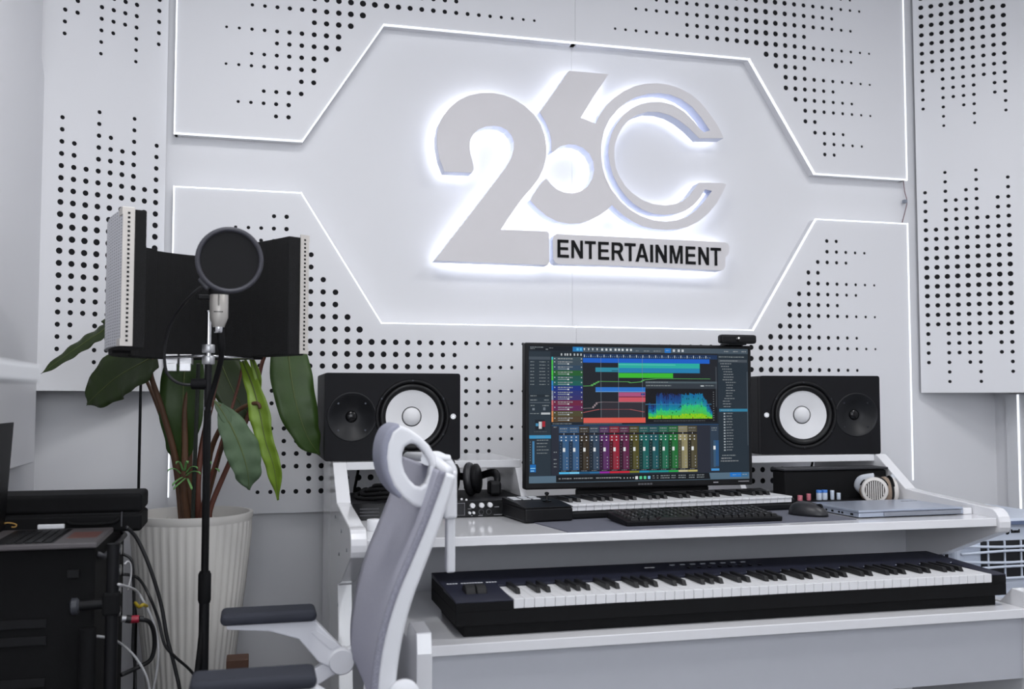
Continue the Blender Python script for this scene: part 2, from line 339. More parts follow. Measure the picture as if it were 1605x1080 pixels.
sg_ = thing('illuminated_sign', 'large back-lit sign of raised characters glowing on the white wall', 'sign', (.0, YB, 1.55))
YF, YK = -.035, .020
def letter(name, outer, holes, parent):
    o = plate(name, outer, holes, YF, YF+.003, SIGNF, parent)
    def inset(poly, d):
        n = len(poly); ar = sum(poly[i][0]*poly[(i+1) % n][1]-poly[(i+1) % n][0]*poly[i][1] for i in range(n)); s_ = 1 if ar > 0 else -1
        out = []
        for i in range(n):
            a, b, c = Vector(poly[i-1]), Vector(poly[i]), Vector(poly[(i+1) % n])
            n1 = (b-a).normalized(); n2 = (c-b).normalized(); nn = Vector((-(n1.y+n2.y), n1.x+n2.x))
            nn = nn.normalized() if nn.length > 1e-6 else Vector((0, 0))
            out.append(tuple(b+nn*d*s_))
        return out
    ring = MB()
    for poly in [outer]+holes:
        n = len(poly)
        ring.add([(x, y, z) for y in (YF+.003, YK) for x, z in poly], [(i, (i+1) % n, n+(i+1) % n, n+i) for i in range(n)])
    sub = MB(); sub.v = ring.v; sub.f = ring.f; sub.c = ring.c
    r_ = sub.build('return_edge', SIGNS, o); r_.matrix_parent_inverse = Matrix(); r_.location = -parent.location
    r_.parent = o
    g = plate('led_backlight', inset(outer, .006), [inset(h, -.006) for h in holes], YK-.006, YK-.004, GLOW, None, world=False)
    g.parent = o; g.location = -parent.location
    return o
letter('digit_two', TWO, [], sg_)
letter('digit_six_and_letter_c', SIX, [SLOT], sg_)
pl = letter('name_plate', PLATE, [], sg_)
def glyph(ch):
    t = .2
    if ch == 'I': return [[(0, 0), (1, 0), (1, 1), (0, 1)]]
    if ch == 'E': return [[(0, 0), (1, 0), (1, .16), (.25, .16), (.25, .43), (.93, .43), (.93, .58), (.25, .58), (.25, .84), (.97, .84), (.97, 1), (0, 1)]]
    if ch == 'T': return [[(.38, 0), (.62, 0), (.62, .84), (1, .84), (1, 1), (0, 1), (0, .84), (.38, .84)]]
    if ch == 'N': return [[(0, 0), (.22, 0), (.22, .66), (.76, 0), (1, 0), (1, 1), (.78, 1), (.78, .36), (.24, 1), (0, 1)]]
    if ch == 'M': return [[(0, 0), (.18, 0), (.18, .72), (.42, 0), (.58, 0), (.82, .72), (.82, 0), (1, 0), (1, 1), (.73, 1), (.5, .3), (.27, 1), (0, 1)]]
    if ch == 'A': return [[(0, 0), (.22, 0), (.31, .23), (.69, .23), (.78, 0), (1, 0), (.62, 1), (.38, 1)], [(.36, .38), (.64, .38), (.5, .78)]]
    if ch == 'R': return [[(0, 0), (.21, 0), (.21, .41), (.36, .41), (.5, .37), (.74, 0), (1, 0), (.72, .42), (.85, .5), (.93, .62), (.93, .8), (.84, .93), (.68, 1), (0, 1)], [(.21, .56), (.58, .56), (.69, .63), (.69, .77), (.58, .84), (.21, .84)]]
zb0, zb1 = LET[0][3]-.001, LET[-1][3]+.002
for i, (ch, x0, x1, a, b) in enumerate(LET):
    f = lambda p: (x0+p[0]*(x1-x0), a+p[1]*(b-a))
    G = glyph(ch)
    o = plate('letter_'+ch.lower(), [f(p) for p in G[0]], [[f(p) for p in h] for h in G[1:]], YF-.003, YF-.0002, INK, None, world=False)
    o.parent = pl; o.location = -sg_.location

# ================================================================ studio desk
ZT = .753                                    # worktop height
desk = thing('studio_desk', 'white gloss studio desk with raised speaker shelves and keyboard tray', 'desk', (0, -.75, 0))
def dk(mb, name, m=None, **k): return mb.build(name, m or DESKW, desk, world=True, **k)
def arc(cx, cz, r, a0, a1, n=6): return [(cx+r*math.cos(R(a0+(a1-a0)*i/n)), cz+r*math.sin(R(a0+(a1-a0)*i/n))) for i in range(n+1)]
prof = [(-.14, 0), (-.14, .895), (-.505, .895), (-.650, .799), (-.70, .794), (-1.00, .778)] + arc(-1.005, .738, .040, 90, 215) + [(-.80, .622), (-.705, .598), (-.775, .30), (-.80, 0)]
for sg in (-1, 1):
    dk(MB().prism(prof, 'yz', sg*.838, sg*.875), 'side_panel', bevel=.0025)
    scr = MB()
    for y, z in ((-.62, .76), (-.80, .745), (-.95, .72), (-.74, .68), (-.72, .55)):
        scr.lathe([(.004, 0), (.004, .0015)], aim((sg*.8751, y, z), (sg, 0, 0)), 8)
    tag(dk(scr, 'screw_cap', mat('grey_screw', rgb(110, 112, 120), .4, .5)), kind='stuff')
dk(MB().box(-.8375, .8375, -1.035, -.14, ZT-.022, ZT), 'worktop', bevel=.0015)
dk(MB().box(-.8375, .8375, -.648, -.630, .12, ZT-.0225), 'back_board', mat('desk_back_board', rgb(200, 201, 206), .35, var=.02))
for sg in (-1, 1):
    dk(MB().box(*sorted((sg*.335, sg*.8375)), -.498, -.14, .873, .8945), 'speaker_shelf', bevel=.0015)
    dk(MB().prism([(-.14, ZT+.0005), (-.14, .8725), (-.505, .8725), (-.60, ZT+.0005)], 'yz', sg*.335, sg*.353), 'shelf_support', bevel=.001)
# keyboard tray unit
dk(MB().box(-.7345, .7345, -1.25, -.66, .540, .562), 'keyboard_tray', bevel=.0015)
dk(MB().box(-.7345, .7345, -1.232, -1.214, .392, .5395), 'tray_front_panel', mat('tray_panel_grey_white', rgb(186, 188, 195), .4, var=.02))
for sg in (-1, 1):
    dk(MB().prism([(-.66, 0), (-.66, .565), (-1.16, .565), (-1.20, .603), (-1.292, .600), (-1.302, .560), (-1.30, .10), (-1.28, 0)], 'yz', sg*.735, sg*.767), 'tray_side_panel', bevel=.002)
dk(MB().prism([(.40, 0), (.45, 0), (.53, .39), (.49, .39)], 'xz', -1.10, -1.06), 'brace', bevel=.002)

# ---------------------------------------------------------------- studio monitors on the shelves
CONE = mat('white_speaker_cone', rgb(220, 220, 222), .5, var=.02)
RUB = mat('speaker_rubber', rgb(14, 14, 16), .4, var=.1, spec=.3)
CAB = mat('speaker_cabinet_vinyl', rgb(17, 17, 21), .6, var=.06, scale=40, spec=.18)
def speaker(loc, rz, flip, label):
    t = thing('studio_speaker', label, 'speaker', loc, rz, 'studio speakers lying on the desk shelves')
    wx = (.052 if flip else -.052)*-1; tx = (-.118 if not flip else .118); wx = .055 if not flip else -.055
    F = lambda x: aim((x, 0, .125), (0, -1, 0))
    cab = MB()
    # body behind the baffle, open toward the drivers
    MB().box(-.195, .195, .024, .334, 0, .25).build('cabinet', CAB, t, bevel=.006, segs=3)
    rr = .007; ol = [(.195*sx-rr*sx+rr*math.cos(R(a_)), (.125+.125*sz)-rr*sz+rr*math.sin(R(a_))) for sx, sz, a0 in ((1, 1, 0), (-1, 1, 90), (-1, -1, 180), (1, -1, 270)) for a_ in (a0, a0+30, a0+60, a0+90)]
    bf = plate('baffle', ol, [ngon(wx, .125, .0968, 48), ngon(tx, .125, .0668, 40)], 0, .024, CAB, t, world=False)
    q = bf.modifiers.new('bevel', 'BEVEL'); q.width = .002; q.segments = 2; q.limit_method = 'ANGLE'; q.angle_limit = R(50)
    MB().lathe([(.108, -.001), (.108, .002), (.103, .0045), (.098, .002), (.0965, -.004)], F(wx), 48, cap=False).build('woofer_rim', BLACK, t, smooth=True)
    MB().lathe([(.0968, -.006), (.093, .001), (.087, .003), (.080, -.002), (.0765, -.007)], F(wx), 48, cap=False).build('woofer_surround', RUB, t, smooth=True)
    cn = MB().lathe([(.0768, -.0065), (.05, -.013), (.0285, -.0185)], F(wx), 48, cap=False).build('woofer_cone', CONE, t, smooth=True)
    MB().lathe([(.0288, -.0180), (.0270, -.0178)], F(wx), 40, cap=False).build('cap_ring', INK, cn)
    MB().lathe([(.027, -.0182), (.024, -.0135), (.016, -.0085), (.008, -.006), (.001, -.0055)], F(wx), 40).build('dust_cap', CONE, cn, smooth=True)
    wg = MB().lathe([(.0705, .0), (.069, .0018), (.0665, .0012), (.058, -.004), (.044, -.012), (.030, -.0185), (.021, -.0215), (.001, -.0218)], F(tx), 48, cap=False).build('tweeter_waveguide', mat('waveguide_dark', rgb(15, 16, 20), .45, var=.05, spec=.3), t, smooth=True)
    MB().lathe([(.017, -.0213), (.014, -.0185), (.008, -.0165), (.001, -.016)], F(tx), 32).build('tweeter_dome', BLACKG, wg, smooth=True)
    sc = MB()
    for k in range(4):
        sc.lathe([(.0028, -.0055), (.0028, -.0045)], aim((tx+.054*math.cos(R(45+90*k)), 0, .125+.054*math.sin(R(45+90*k))), (0, -1, 0)), 8)
    for k in range(6):
        sc.lathe([(.0025, .003), (.0025, .0052)], aim((wx+.1035*math.cos(R(30+60*k)), 0, .125+.1035*math.sin(R(30+60*k))), (0, -1, 0)), 8)
    tag(sc.build('screw', mat('dark_screw', rgb(60, 62, 68), .3, .8), t), kind='stuff')
    lx = .174 if not flip else -.176
    lg = MB().lathe([(.0078, .0005), (.0078, .0018), (.0072, .002), (.0066, .0018)], F(lx), 24, cap=False)
    for k in range(3):
        a = R(60*k+30); c_, s_ = math.cos(a), math.sin(a)
        M_ = T(lx, 0, .125) @ Matrix.Rotation(a, 4, 'Y')
        lg.box(-.0058, .0058, -.0022, -.0006, -.0009, .0009, M_)
        for e in (-1, 1): lg.box(e*.0045-.0006, e*.0045+.0006, -.0022, -.0006, -.0022, .0022, M_)
    lg.build('badge', mat('lit_badge', rgb(235, 236, 238), .4, emit=(.9, .92, 1, 1), estr=.4), t)
    return t
speaker((-.700, -.45, .895), 0, False, 'black studio speaker with white cone, on the left shelf above the rack gear')
speaker((.665, -.468, .895), R(-11), True, 'black studio speaker with white cone, on the right shelf beside the monitor')

# ---------------------------------------------------------------- display
YM = -.62
dsp = thing('desktop_monitor', 'wide black monitor showing colourful music mixing software', 'monitor', (-.006, -.50, ZT))
MB().box(-.355, .342, YM, YM+.035, .818, 1.229).build('housing', BLACK, dsp, world=True, bevel=.004)
st = MB().box(-.05, .045, -.572, -.548, ZT+.012, 1.0)
st.build('stand_column', BLACK, dsp, world=True, bevel=.004)
MB().prism([(-.19, -.566), (.19, -.566), (.16, -.40), (-.16, -.40)], 'xy', ZT, ZT+.012).build('stand_base', BLACK, dsp, world=True, bevel=.003)
MB().box(-.19, .225, -.573, -.5725+.018, .787, .8165).build('speaker_bar', BLACK, dsp, world=True, bevel=.008)
ft = MB().tube([at(845, 766, y=-.575), at(846, 778, y=-.575)], .007, 8)
scr = MB()
Z0, Z1, X0, X1 = .836, 1.2195, -.3445, .3305
LAY = []
def Q(x0, y0, x1, y1, c, sk=0):
    """rectangle of the interface, laid out over the 0..1372 x 0..846 units of the display"""
    xa, xb = min(x0, x0+sk), max(x1, x1+sk); lv = 0
    for (a, b, c2, d, l) in LAY:
        if l >= lv and a < xb and c2 > xa and b < y1 and d > y0: lv = l+1
    LAY.append((xa, y0, xb, y1, lv)); y = YM-.0006-lv*4e-5
    fx = lambda x: X0+(X1-X0)*x/1372; fz = lambda v: Z1-(Z1-Z0)*v/846
    c_ = tuple(lin(v/255) for v in c)+(1,)
    scr.add([(fx(x0), y, fz(y1)), (fx(x1+sk), y, fz(y1)), (fx(x1), y, fz(y0)), (fx(x0+(sk if sk < 0 else 0)), y, fz(y0))], [(0, 1, 2, 3)], c_)
rnd = random.Random(3)
def TXT(x, y, w, h=7, c=(190, 200, 205)):
    c = tuple(int(v*.72) for v in c); h *= .8
    e = x
    while e < x+w:
        q = rnd.uniform(8, 22); q = min(q, x+w-e)
        if q > 3: Q(e, y, e+q-3, y+h*rnd.uniform(.8, 1), c)
        e += q
Q(0, 0, 1372, 846, (28, 38, 48))
Q(0, 2, 262, 28, (20, 26, 34)); Q(262, 2, 325, 32, (35, 120, 185)); Q(285, 9, 299, 25, (90, 190, 235)); Q(305, 9, 318, 25, (90, 190, 235)); Q(325, 2, 1372, 34, (72, 86, 98))
TXT(8, 5, 80); TXT(8, 15, 30, 5); TXT(100, 17, 18); TXT(120, 10, 30, 4)
for i, x in enumerate((332, 358, 383, 410, 436, 462, 488, 518, 540, 562, 590, 614)): Q(x, 10, x+(6 if i < 4 else 12), 24, (215, 220, 224), -4 if i < 4 else 0)
TXT(650, 20, 20); TXT(700, 20, 40); TXT(762, 20, 50); Q(832, 4, 872, 33, (30, 120, 205)); TXT(840, 16, 24, 6, (230, 240, 250))
for x in (884, 915, 940): Q(x, 10, x+14, 26, (200, 206, 212))
for x in (1215, 1275, 1330): TXT(x, 16, 34, 8, (205, 210, 215))
# inspector column
Q(0, 34, 128, 846, (40, 52, 62)); Q(0, 66, 128, 84, (70, 80, 90))
for r_ in range(8):
    TXT(8, 96+r_*20, 26, 6); TXT(62, 96+r_*20, 40, 6); TXT(112, 96+r_*20, 10, 5)
Q(0, 300, 128, 318, (32, 42, 50)); TXT(8, 306, 40); TXT(96, 306, 26); TXT(8, 332, 44); TXT(90, 332, 30); Q(6, 349, 126, 352, (110, 120, 128))
TXT(10, 366, 26); TXT(80, 366, 40); Q(20, 384, 34, 398, (120, 130, 138)); Q(84, 380, 98, 398, (110, 120, 130)); TXT(6, 416, 60, 5); Q(72, 412, 126, 424, (190, 196, 200))
for k in range(16):
    a = math.pi*2*k/16; 
Q(36, 456, 92, 520, (26, 32, 40)); Q(58, 468, 76, 512, (205, 208, 212)); Q(78, 466, 96, 500, (165, 40, 52)); Q(40, 478, 56, 496, (70, 140, 180)); TXT(30, 528, 78, 5, (120, 130, 138))
Q(2, 552, 130, 572, (62, 150, 200)); TXT(40, 560, 60, 6, (150, 205, 235))
for r_ in range(5): TXT(46, 580+r_*20, 74-8*(r_ % 3), 6)
Q(20, 588, 32, 728, (70, 130, 175)); Q(6, 732, 40, 778, (28, 110, 185)); Q(8, 752, 38, 757, (150, 210, 240)); Q(10, 768, 30, 773, (150, 210, 240))
for r_ in range(8): Q(6, 590+r_*16, 10, 595+r_*16, (130, 140, 150))
# track headers
cols = [(64, 82, 92), (60, 76, 88), (48, 72, 94), (38, 96, 48), (30, 84, 76), (28, 96, 88), (24, 48, 128), (44, 52, 116), (52, 50, 110), (110, 36, 66), (100, 36, 84), (78, 74, 48), (80, 64, 44)]
strip = [(60, 180, 190), (70, 190, 80), (70, 190, 80), (70, 200, 70), (70, 200, 70), (50, 140, 200), (40, 120, 210), (140, 150, 170), (150, 160, 180), (200, 110, 120), (190, 90, 100), (210, 140, 90), (220, 140, 80)]
ys = [66, 86, 118, 150, 183, 214, 245, 276, 305, 336, 369, 402, 436, 472]
for i in range(13):
    Q(134, ys[i], 322, ys[i+1], cols[i]); Q(134, ys[i], 144, ys[i+1]-2, strip[i]); Q(312, ys[i]+8, 318, ys[i]+15, (190, 196, 200))
    TXT(172, ys[i]+8, 92, 9, (205, 212, 216)); Q(150, ys[i]+8, 157, ys[i]+14, (180, 190, 196))
    if i: Q(172, ys[i]+22, 236, ys[i]+25, (170, 180, 186)); Q(230, ys[i]+20, 240, ys[i]+27, (225, 230, 232))
Q(134, 34, 322, 66, (26, 36, 44))
for x in (190, 212, 226, 244, 268, 288, 308): Q(x, 44, x+9, 58, (190, 196, 200))
# arrangement
Q(324, 34, 1170, 486, (30, 33, 40)); Q(324, 44, 1170, 72, (28, 52, 88))
for k in range(60): Q(330+k*13.4, 58, 333+k*13.4, 66, (130, 150, 170)) if k % 3 else Q(330+k*13.4, 50, 335+k*13.4, 66, (190, 200, 210))
Q(324, 72, 1120, 100, (24, 96, 205))
Q(540, 100, 1056, 132, (40, 178, 165)); Q(540, 108, 900, 113, (90, 205, 190)); Q(400, 130, 540, 158, (46, 140, 165)); Q(540, 132, 1056, 162, (34, 130, 182)); Q(500, 148, 540, 152, (20, 70, 90))
Q(540, 164, 884, 194, (62, 190, 48)); Q(884, 164, 886, 210, (30, 60, 40)); Q(400, 254, 708, 284, (44, 118, 205)); Q(400, 280, 708, 284, (110, 170, 230))
Q(540, 286, 708, 316, (176, 84, 128)); Q(540, 312, 708, 318, (120, 40, 66)); Q(540, 318, 708, 346, (205, 86, 100)); Q(680, 292, 706, 304, (52, 58, 130))
Q(326, 446, 708, 478, (224, 92, 78)); Q(326, 446, 500, 478, (220, 96, 84))
Q(430, 346, 708, 446, (48, 46, 54))
def line(pts, c, w=3):
    for (a, b), (d, e) in zip(pts[:-1], pts[1:]):
        n = max(2, int(abs(d-a)/10))
        for k in range(n):
            x = a+(d-a)*k/n; y0_ = b+(e-b)*k/n; y1_ = b+(e-b)*(k+1)/n
            Q(x, min(y0_, y1_), x+(d-a)/n+.5, max(y0_, y1_)+w, c)
line([(324, 246), (372, 244), (400, 228), (422, 216), (600, 218), (615, 224), (680, 218), (700, 205), (780, 197), (1120, 197)], (92, 170, 92))
line([(324, 386), (380, 384), (410, 350), (440, 346), (700, 348)], (150, 135, 140), 2); line([(324, 412), (420, 392), (610, 392), (700, 410)], (170, 90, 90), 2)
for x in (432, 540, 688): Q(x, 60, x+2, 446, (120, 135, 145))
# spectrum window
Q(708, 216, 1166, 486, (20, 21, 25)); Q(708, 216, 1166, 228, (78, 92, 100)); Q(708, 228, 1166, 262, (50, 58, 66)); TXT(714, 219, 140, 6); TXT(714, 240, 160, 8); Q(1060, 240, 1082, 248, (190, 196, 200)); TXT(1090, 240, 60)
N_ = 66
for k in range(N_):
    x = 726+k*6.2; f = k/N_
    env = .92 if f < .84 else max(.2, .92-(f-.84)*4.4)
    env *= (.9+.1*rnd.random())*(.62 if f < .12 else 1); gr = .32+.3*(f > .5)*(1 if f < .9 else .4)+.14*rnd.random()
    H = 180*env; rows = 15
    for q in range(rows):
        v = q/rows; s_ = v/gr
        if s_ < .22: c = (165-60*rnd.random(), 205, 24)
        elif s_ < .8: c = (int(40+70*(.8-s_)), 185+int(20*rnd.random()), 60+int(90*s_))
        elif s_ < 1.5: c = (16, int(150-70*(s_-.8)), int(150+20*rnd.random()))
        elif s_ < 2.3: c = (22, int(84-34*(s_-1.5)), int(150-40*(s_-1.5)))
        else: c = (24, 32, 78)
        if rnd.random() < .05: c = tuple(int(w*.6) for w in c)
        Q(x, 454-H*(v+1/rows), x+6.2, 454-H*v, c)
Q(708, 360, 1130, 364, (60, 130, 170)); TXT(760, 466, 330, 5, (130, 135, 140))
for r_ in range(13): Q(1140, 282+r_*15, 1147, 286+r_*15, (130, 135, 140))
Q(1160, 120, 1163, 380, (90, 100, 108)); Q(134, 478, 1170, 490, (24, 34, 44)); TXT(140, 480, 120, 5); Q(326, 482, 560, 485, (120, 130, 140))
# browser column
Q(1176, 34, 1372, 800, (36, 48, 58)); TXT(1180, 52, 170, 8); Q(1178, 72, 1366, 90, (74, 82, 90)); TXT(1190, 78, 120, 6); Q(1364, 150, 1368, 630, (80, 90, 98))
ind = [10, 14, 22, 30, 30, 30, 24, 44, 48, 48, 44, 46, 44, 34, 24, 24, 28]
for r_ in range(17): TXT(1180+ind[r_], 96+r_*17.4, 50+rnd.randint(-8, 26), 8, (175, 184, 190))
Q(1180, 392, 1366, 410, (50, 130, 165)); TXT(1190, 398, 80, 7, (170, 215, 230))
for r_ in range(14): Q(1208, 418+r_*18.2, 1219, 427+r_*18.2, (170, 178, 184)); TXT(1226, 418+r_*18.2, 34+rnd.randint(0, 16), 8, (175, 184, 190))
TXT(1196, 690, 90, 8); TXT(1190, 708, 70, 9, (200, 206, 210)); TXT(1186, 726, 118, 8, (195, 200, 205))
# mixer
Q(134, 490, 1174, 800, (40, 44, 56)); Q(134, 490, 1174, 496, (36, 72, 110))
mc = [(52, 92, 134), (54, 94, 138), (58, 48, 34), (50, 70, 92), (88, 40, 98), (150, 32, 52), (96, 34, 72), (82, 78, 32), (22, 96, 92), (22, 86, 92), (28, 108, 78), (30, 112, 52), (150, 142, 104), (80, 74, 50)]
lc = [(84, 190, 240), (120, 205, 245), (30, 90, 130), (40, 110, 160), (150, 40, 160), (205, 36, 56), (205, 36, 56), (130, 130, 40), (30, 140, 180), (30, 140, 140), (30, 150, 150), (40, 170, 80), (200, 192, 150), (190, 180, 110)]
for i in range(14):
    x = 178+i*61.3; c = mc[i]; dk_ = tuple(int(v*.55) for v in c)
    Q(x, 500, x+59, 548, tuple(int(v*.8+14) for v in c)); TXT(x+6, 510, 46, 8, (205, 208, 212)); TXT(x+6, 527, 46, 6, (165, 170, 176))
    Q(x, 532+8, x+59, 552, (26, 26, 32)); Q(x+28, 540, x+31, 552, (190, 190, 196))
    Q(x, 552, x+59, 778, c); Q(x, 590, x+22, 770, dk_)
    for a in (10, 38):
        for b in (562, 582): Q(x+a, b, x+a+8, b+7, (210, 214, 218))
    Q(x+24, 600, x+36, 765, tuple(int(v*.75+26) for v in c)); Q(x+23, 632, x+37, 656, (232, 236, 238))
    for r_ in range(9): Q(x+8, 604+r_*18, x+11, 609+r_*18, (120, 124, 130))
    for r_ in range(4): Q(x+44, 690+r_*20, x+50, 698+r_*20, (150, 154, 160))
    Q(x, 770, x+59, 780, (24, 26, 34)); TXT(x+12, 773, 36, 5, (170, 174, 180)); Q(x, 781, x+60, 793, lc[i])
x = 1120; Q(x, 500, x+54, 780, (46, 62, 80)); TXT(x+8, 512, 38, 8); TXT(x+8, 527, 38, 6); Q(x+20, 595, x+54, 760, (40, 84, 130)); Q(x+20, 600, x+34, 765, (60, 90, 116)); Q(x+19, 630, x+33, 654, (232, 236, 238)); Q(x+4, 776, x+56, 790, (70, 150, 215))
for y_ in (500, 655, 700, 725, 745): TXT(146, y_, 22, 7)
# transport bar
Q(0, 800, 1372, 846, (88, 112, 130)); Q(160, 803, 1110, 843, (16, 20, 24), 8); Q(0, 800, 1372, 803, (30, 44, 58))
for x, w in ((176, 14), (196, 60), (266, 120), (400, 60), (460, 90)): TXT(x, 818, w, 9, (200, 205, 208))
for i, x in enumerate((548, 570, 590, 608, 626)): Q(x, 821, x+6, 828, (190, 195, 198))
for x, c in ((642, (226, 228, 230)), (668, (90, 205, 150)), (694, (90, 205, 150)), (720, (130, 190, 225))): Q(x, 815, x+16, 834, c)
for x, w in ((750, 16), (776, 14), (800, 60), (868, 30), (912, 50), (980, 40), (1030, 50)): TXT(x, 812, w, 8); TXT(x, 826, w, 8)
Q(1245, 804, 1318, 832, (28, 118, 205)); Q(1318, 804, 1366, 832, (60, 110, 150)); TXT(1262, 816, 28, 7, (190, 225, 250)); TXT(1296, 815, 20, 6, (150, 205, 245)); TXT(1326, 815, 34, 7, (210, 220, 228))
SCRM = bpy.data.materials.new('display_interface'); SCRM.use_nodes = True
_b = SCRM.node_tree.nodes['Principled BSDF']; _a = SCRM.node_tree.nodes.new('ShaderNodeAttribute'); _a.attribute_name = 'Col'
_b.inputs['Base Color'].default_value = (.005, .005, .006, 1); _b.inputs['Roughness'].default_value = .4; _b.inputs['Specular IOR Level'].default_value = .12; _b.inputs['Emission Strength'].default_value = .86
SCRM.node_tree.links.new(_a.outputs['Color'], _b.inputs['Emission Color'])
me = bpy.data.meshes.new('screen'); me.from_pydata([Vector(v)-dsp.location for v in scr.v], [], scr.f); me.materials.append(SCRM)
ca = me.color_attributes.new('Col', 'FLOAT_COLOR', 'CORNER')
for p_ in me.polygons:
    for li in p_.loop_indices: ca.data[li].color = scr.c[p_.index]
so = bpy.data.objects.new('screen', me); COL.objects.link(so); so.parent = dsp; so['label'] = 'music software with coloured tracks and mixer faders'
bl = MB()
for k in range(5): bl.box(-.02+k*.009, -.013+k*.009, YM-.0015, YM+.001, .825, .830)
bl.build('maker_mark', mat('grey_print', rgb(84, 84, 88), .5), dsp, world=True)
bl = MB()
for k in range(4): bl.box(.215+k*.004, .218+k*.004, YM-.0015, YM+.001, .826, .829)
for k in range(7): bl.box(.295+k*.005, .299+k*.005, YM-.0015, YM+.001, .828, .830)
tag(bl.build('button_print', mat('light_print', rgb(170, 170, 174), .5), dsp, world=True), kind='stuff')
# webcam clipped on the display
t = thing('webcam', 'small black webcam clipped on top of the monitor', 'webcam', (.287, -.64, 1.2295))
MB().box(-.058, .058, -.012, .014, .004, .030).build('body', BLACK, t, bevel=.007, segs=3)
MB().box(-.03, .03, .0, .05, 0, .006).build('clip', BLACK, t, bevel=.001)
MB().lathe([(.009, 0), (.009, .002), (.006, .003)], aim((-.002, -.012, .018), (0, -1, 0)), 20).build('lens', BLACKG, t)
MB().lathe([(.0025, 0), (.0025, .0006)], aim((-.003, -.0152, .0195), (0, -1, 0)), 10).build('lens_glint', mat('lens_glint_glow', (1, 1, 1, 1), .3, emit=(1, 1, 1, 1), estr=.8), t)  # glowing dot painting a highlight on the lens, no lamp

# ================================================================ stage piano on the tray
PTOP = mat('piano_top_blue_black', rgb(33, 35, 50), .45, var=.06, scale=40, spec=.3)
pn = thing('stage_piano', 'long black 88-key stage piano on the keyboard tray', 'piano', (.024, -1.04, .562))
PX0, PX1, KX0, KX1 = -.668, .716, -.541, .675
KW = (KX1-KX0)/52
b = MB().box(PX0, PX1, -1.205, -.905, .588, .617).box(PX0+.02, PX1-.02, -1.19, -.93, .562, .588)
b.box(PX0, PX1, -1.062, -.905, .617, .640).box(PX0, KX0, -1.205, -1.062, .617, .636).box(KX1, PX1, -1.205, -1.062, .617, .636).box(KX0, KX1, -1.2055, -1.196, .6165, .619)
b.build('case', BLACKM, pn, world=True, bevel=.002)
tp = MB().prism([(-1.205, .6362), (-1.205, .639), (-.905, .652), (-.905, .640), (-1.06, .640), (-1.06, .6362)], 'yz', PX0, KX0-.001)
tp.prism([(-1.205, .6362), (-1.205, .639), (-.905, .652), (-.905, .640), (-1.06, .640), (-1.06, .6362)], 'yz', KX1+.001, PX1)
tp.prism([(-1.060, .640), (-1.060, .6455), (-.905, .652), (-.905, .640)], 'yz', KX0-.001, KX1+.001)
tp.build('top_panel', PTOP, pn, world=True, bevel=.001)
wk = MB().box(-KW/2+.0004, KW/2-.0004, -.0715, .0715, -.0205, 0).build('white_key', KEYW, pn, bevel=.0012)
bk = MB(); bk.prism([(-.045, 0), (-.037, .0115), (.048, .0115), (.048, 0)], 'yz', -.0052, .0052); bk = bk.build('black_key', KEYB, pn, bevel=.0012)
zk = .6405; first = True; fb = True
for k in range(52):
    loc = Vector((KX0+KW*(k+.5), -1.1335, zk))-pn.location
    if first: wk.location = loc; first = False
    else: inst(wk, pn, loc)
    if k < 51 and (k % 7) not in (1, 4):
        loc = Vector((KX0+KW*(k+1), -1.112, zk))-pn.location
        if fb: bk.location = loc; fb = False
        else: inst(bk, pn, loc)
for s_ in (-1, 1):
    xw = -.608+s_*.0125
    MB().lathe([(.001, -.0118), (.024, -.0118), (.026, -.010), (.026, .010), (.024, .0118), (.001, .0118)], T(xw, -1.115, .633) @ Matrix.Rotation(R(90), 4, 'Y'), 28).build('control_wheel', mat('wheel_rubber', rgb(26, 26, 28), .6, spec=.3), pn, world=True, smooth='auto')
tx = MB()
for k in range(18):
    if k in (4, 13): continue
    tx.box(-.655+k*.0066, -.6500+k*.0066, -1.036, -1.030, .6462, .6472)
tx.build('name_print', mat('piano_print', rgb(214, 216, 222), .5), pn, world=True)
bt = MB().box(-.006, .006, -.007, .007, 0, .004).build('button', mat('piano_button', rgb(120, 124, 132), .5), pn, bevel=.001)
fb = True; dkb = None
for k in range(8):
    for (y, z, sc) in ((-.945, .6505, (1.15, .5, .6)), (-.985, .6488, (.55, .8, .6))):
        loc = Vector((-.06+k*.028+(.028 if sc[0] < 1 else 0), y, z))-pn.location
        o = bt if fb else inst(bt, pn, loc); o.location = loc; o.scale = sc; fb = False
        if sc[0] < 1:
            if dkb is None: dkb = bt.data.copy(); dkb.materials.clear(); dkb.materials.append(BLACKG)
            o.data = dkb
sc_ = MB().box(-.14, -.128, -.962, -.956, .6498, .6506).box(-.126, -.114, -.962, -.956, .6498, .6506).build('display_mark', mat('piano_print', rgb(190, 192, 198), .5), pn, world=True)
dots = MB()
for k in range(0, 52, 1):
    if (k % 7) not in (1, 4): dots.box(KX0+KW*(k+1)-.0011, KX0+KW*(k+1)+.0011, -1.057, -1.0548, .6455, .6462)
tag(dots.build('key_led', mat('tiny_led', rgb(200, 205, 215), .4, emit=(.8, .85, 1, 1), estr=.4), pn, world=True), kind='stuff')

